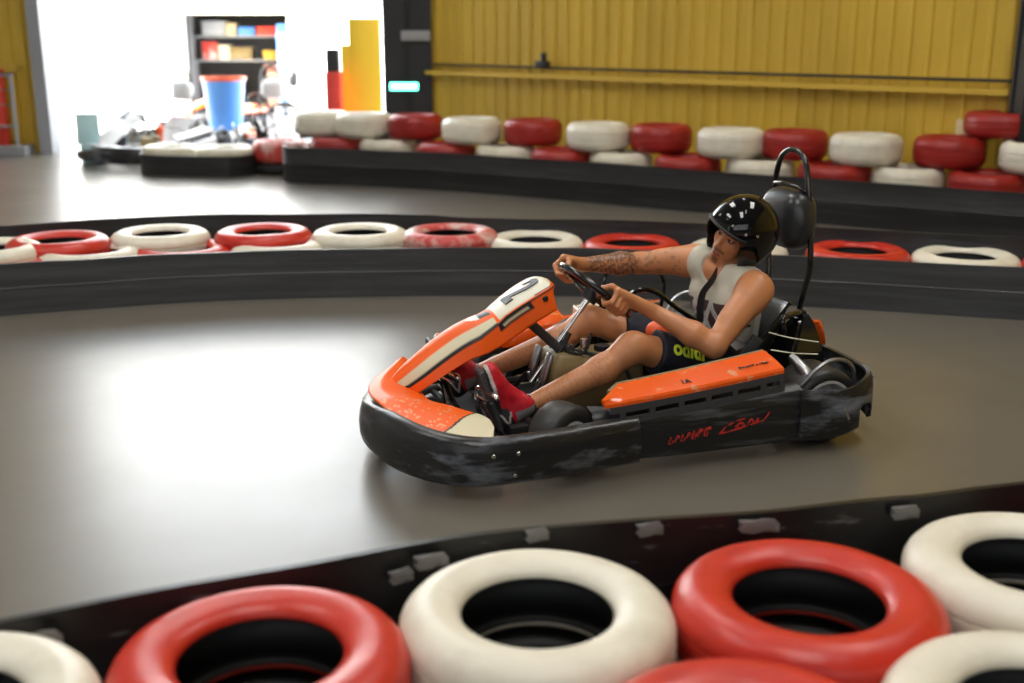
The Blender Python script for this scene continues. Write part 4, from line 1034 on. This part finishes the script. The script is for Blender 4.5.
def shirtcol(p):
    c_ = np.tile((.56, .53, .43), (len(p), 1)); x, y, z = p.T
    low = (z < .468) & (x > -.60)
    a_ = (y * 1.0 + z * .55) / .085; b_ = (y * 1.0 - z * .55) / .085
    tri = (np.abs(a_ - np.round(a_)) > .17) & (np.abs(b_ - np.round(b_)) > .17)
    c_[low & tri] = (.075, .04, .038); c_[low & ~tri] = (.66, .63, .60)
    c_[low & (np.abs(a_ - np.round(a_)) < .05)] = (.45, .42, .42)
    c_[(x < -.62)] = (.78, .77, .74)
    return c_ * (1 + .04 * fbm(p, 40, 3))[:, None]
top_ = v.mesh('tank_top', 'cloth', body, shirtcol, smooth=2); top_['label'] = 'pale sleeveless top with dark diamond pattern'
# shorts
v = Vol((-.74, -.28, .04), (-.05, .36, .40), .005)
v.ell((-.555, .01, .19), (.135, .18, .115), k=.04)
for s_ in (1, -1):
    Hp, K_ = np.array(hip[s_]), np.array(knee[s_]); e = Hp + (K_ - Hp) * .78; v.cap(Hp, e, .100, .088, .03)
    for j, (ph, am) in enumerate([(0.2, .010), (2.1, .012), (4.0, .010)]): v.cap(Hp + (K_ - Hp) * (.25 + .2 * j) + np.array((0, .05 * math.cos(ph) * s_, .07)), Hp + (K_ - Hp) * (.33 + .2 * j) + np.array((0, -.03, .075)), am, am, .02)
Hp, K_ = np.array(hip[1]), np.array(knee[1]); dk = (K_ - Hp) / np.linalg.norm(K_ - Hp)
v.half(Hp + dk * .385, (1, .0, .25), .004); v.half((0, 0, .285), (0 - .8, 0, 1), 0) if False else None
sh_ = v.mesh('shorts', 'shorts', body, smooth=2)
# yellow lettering on the near thigh
me = text_mesh('odidi', .084, .0028, .0012)
ax = -dk; th_n = np.array((0, .86, .52)); th_n -= ax * (th_n @ ax); th_n /= np.linalg.norm(th_n); upv = np.cross(th_n, ax); rr_ = .0
cen = Hp + dk * .285
for vv in me.vertices:
    tloc = vv.co.x; a_ = -vv.co.y / .094 if False else vv.co.y / .094
    base = cen + ax * tloc; s0 = (base - Hp) @ dk / np.linalg.norm(K_ - Hp) / .78; rad_ = .100 + (.088 - .100) * min(max(s0, 0), 1) + .0035 + vv.co.z
    vv.co = Vector(base + (th_n * math.cos(a_) + upv * math.sin(a_)) * rad_)
link('shorts_lettering', me, 'yellow_print', sh_, smooth=False)
# a small white tag near the hem
bm = bmesh.new(); box(bm, (-.172, .318, .255), (.016, .004, .013), Matrix.Rotation(R(25), 3, 'X'), .001); from_bm('hem_tag', bm, 'white', sh_)

# shoes
def shoe(s_, off):
    o_ = np.array(off); A_ = np.array(ank[s_])
    v = Vol(A_ + np.array((-.10, -.09, -.13)), A_ + np.array((.26, .09, .26)), .004)
    d = np.array((.30, 0, .954)); d /= np.linalg.norm(d); n_ = np.array((d[2], 0, -d[0])); Q = np.stack([d, np.array((0, 1, 0)), n_], 1)
    hl_ = A_ + np.array((.062, 0, -.065))
    v.ell(hl_ + d * .03, (.050, .038, .045), Q, k=.02); v.cap(A_ + np.array((-.005, 0, .01)), hl_ + d * .04, .043, .038, .03)
    v.cap(A_ + np.array((.01, 0, .01)), hl_ + d * .17 + n_ * -.002, .042, .036, .03); v.cap(hl_ + d * .03, hl_ + d * .17, .036, .040, .02)
    v.ell(hl_ + d * .20, (.055, .044, .032), Q, k=.025); v.ell(hl_ + d * .235 + n_ * .004, (.034, .038, .026), Q, k=.02)
    v.ell(A_ + np.array((-.045, 0, .055)), (.045, .03, .03), k=.01, op='sub')
    def sole_f(rad):
        v.cap(hl_ + d * .01 + n_ * .040, hl_ + d * .12 + n_ * .040, rad, rad * .85, 0)
    u_ = lambda P: None
    v.box(hl_ + d * .115 + n_ * .044, (.145, .040, .013), Q, rad=.012, k=.004)
    def col(p):
        q = (p - hl_) @ Q; c_ = np.tile((.55, .008, .022), (len(p), 1)); x, y, z = q.T
        c_ *= (1 + .12 * fbm(p, 120, 2))[:, None]
        lowr = (z > .014) | ((x < .085) & (z > -.022 + (x - .0) * .2)); c_[lowr] = (.018, .018, .02)
        c_[z > .034] = (.055, .055, .058)
        c_[(x > .14) & (z > .012) & (z < .024)] = (.70, .62, .60)
        c_[(x < .055) & (x > -.2) & (z < -.03)] = (.25, .25, .25)
        w1 = np.abs((x - .05) + (z - .0) * 1.2) < .005; w2 = np.abs((x - .04) - (z - .01) * 1.6) < .005
        vm = np.abs(np.abs(z - .006) - (x - .015) * .38) < .0042; c_[vm & (z > -.018) & (z < .032) & (x < .065) & (x > .012)] = (.50, .47, .44)
        return np.clip(c_, 0, 1)
    o = v.mesh('shoe', 'shoe', body, col, smooth=1); o['label'] = 'red lace-up shoe with black sole'
    bm = bmesh.new()
    for i in range(5):
        c0 = hl_ + d * (.085 + .024 * i) - n_ * (.050 - .0035 * i); w_ = .024
        tube(bm, [c0 + np.array((0, -w_, 0)) + n_ * .012, c0 - n_ * .003, c0 + np.array((0, w_, 0)) + d * .012 + n_ * .012], .0032, 6, 3)
    c0 = hl_ + d * .08 - n_ * .054
    for sy in (1, -1): tube(bm, [c0, c0 + np.array((-.012, sy * .022, .012)), c0 + np.array((-.006, sy * .036, -.008)), c0 + np.array((.004, sy * .01, -.004))], .003, 6, 4)
    from_bm('laces', bm, 'lace', o)
shoe(1, 0); shoe(-1, 0)
# dark socks
for s_ in (1, -1):
    A_, K_ = np.array(ank[s_]), np.array(knee[s_]); bm = bmesh.new(); t_ = (K_ - A_) / np.linalg.norm(K_ - A_)
    tube(bm, [A_ - t_ * .01, A_ + t_ * .02, A_ + t_ * .038], [.039, .0375], 20, 2); from_bm('sock', bm, 'slotgrey', body)

# helmet
v = Vol(HC - .21, HC + .21, .0032)
hc = H((-.012, 0, .026))
v.ell(hc, (.155, .138, .152), HQ, k=0); v.cap(H((-.03, 0, .0)), H((-.035, 0, -.05)), .112, .098, .05)
for s_ in (1, -1): v.cap(H((-.005, s_ * .080, -.03)), H((.012, s_ * .074, -.085)), .040, .030, .04)
v.ell(H((-.012, 0, .03)), (.125, .104, .113), HQ, k=.004, op='sub'); v.cap(H((-.01, 0, -.02)), H((.0, 0, -.25)), .083, .085, .01, op='sub')
v.box(H((.122, 0, -.066)), (.094, .091, .118), HQ, rad=.035, k=.01, op='sub')
v.box(H((0, 0, -.21)), (.3, .3, .09), HQ, rad=.01, k=.015, op='sub')
hel = v.mesh('helmet', 'helmet', body, smooth=3); hel['label'] = 'glossy black open-face helmet'
bm = bmesh.new()
def on_ell(f, l, z, e=0):
    q = np.array((f, l, z), float); q /= np.sqrt((q[0] / .155) ** 2 + (q[1] / .138) ** 2 + (q[2] / .152) ** 2); return Vector(hc + HQ @ (q * (1 + e)))
edge = [on_ell(math.cos(a_) * .15, math.sin(a_) * .13, .030 - .014 * math.sin(a_) ** 2, .01) for a_ in np.linspace(R(-50), R(50), 15)]
tube(bm, edge, .0065, 8, 3); from_bm('brow_trim', bm, 'matte_black', hel)
for f_, l_, z_ in ((.13, .035, .06), (.13, -.04, .06), (.06, .11, .055), (.10, .085, .05), (-.02, .13, -.055)):
    p = on_ell(f_, l_, z_); nrm = (p - Vector(hc)).normalized(); bm = bmesh.new(); tube(bm, [p - nrm * .002, p + nrm * .003, p + nrm * .004], [.0065, .005], 12); from_bm('stud', bm, 'stud', hel)
bm = bmesh.new()
tube(bm, [Vector(H((-.0, .098, -.055))), Vector(H((.02, .075, -.105))), Vector(H((.035, .03, -.135))), Vector(H((.035, -.02, -.135))), Vector(H((.02, -.07, -.105))), Vector(H((-.0, -.095, -.055)))], .014, 8, 6, flat=(.25, 1))
tube(bm, [Vector(H((.036, .012, -.134))), Vector((-.478, .078, .555)), Vector((-.442, .066, .49)), Vector((-.440, .062, .38))], .022, 8, 6, flat=(1, .25))
from_bm('chin_strap', bm, 'strap', hel)

# ================================================================== LIGHT, CAMERA
w = bpy.data.worlds.new('World'); bpy.context.scene.world = w; w.use_nodes = True
bg = w.node_tree.nodes['Background']; bg.inputs[0].default_value = (.80, .90, 1.0, 1); bg.inputs[1].default_value = 5
sun = bpy.data.lights.new('sun', 'SUN'); sun.energy = 45; sun.angle = R(1); sun.color = (1, .97, .92)
so = bpy.data.objects.new('sun', sun); C.objects.link(so); so.rotation_euler = Vector((-.72, -.30, .62)).to_track_quat('Z', 'Y').to_euler()
def area(loc, sx, sy, e, col=(1, .97, .92), rot=(0, 0, 0)):
    l = bpy.data.lights.new('fill_light', 'AREA'); l.shape = 'RECTANGLE'; l.size = sx; l.size_y = sy; l.energy = e; l.color = col
    o = bpy.data.objects.new('fill_light', l); C.objects.link(o); o.location = loc; o.rotation_euler = rot; return o
for x, y in [(-4.1, 3.2), (-1.2, 7.4), (3.2, 5.2), (.2, .8)]: area((x, y, 6.35), 1.0, 3.0, 100)  # added area lights below the closed ceiling, no roof window above them
area((-1, -5.7, 3.4), 9, 3, 110, (.92, .96, 1), (R(75), 0, 0))  # added soft fill in front of the closed wall behind the camera

cam = bpy.data.cameras.new('cam'); co = bpy.data.objects.new('cam', cam); C.objects.link(co)
co.location = (0, 0, CAMZ); co.rotation_euler = (R(90 - 15.3), 0, 0)
cam.sensor_width = 36; cam.lens = 1150 / 1024 * 36; cam.clip_start = .05
cam.dof.use_dof = True; cam.dof.focus_distance = 4.35; cam.dof.aperture_fstop = 1.6
sc = bpy.context.scene; sc.camera = co
sc.view_settings.view_transform = 'Standard'; sc.view_settings.look = 'None'; sc.view_settings.gamma = 1; sc.view_settings.use_curve_mapping = False
sc.view_settings.exposure = 0.36
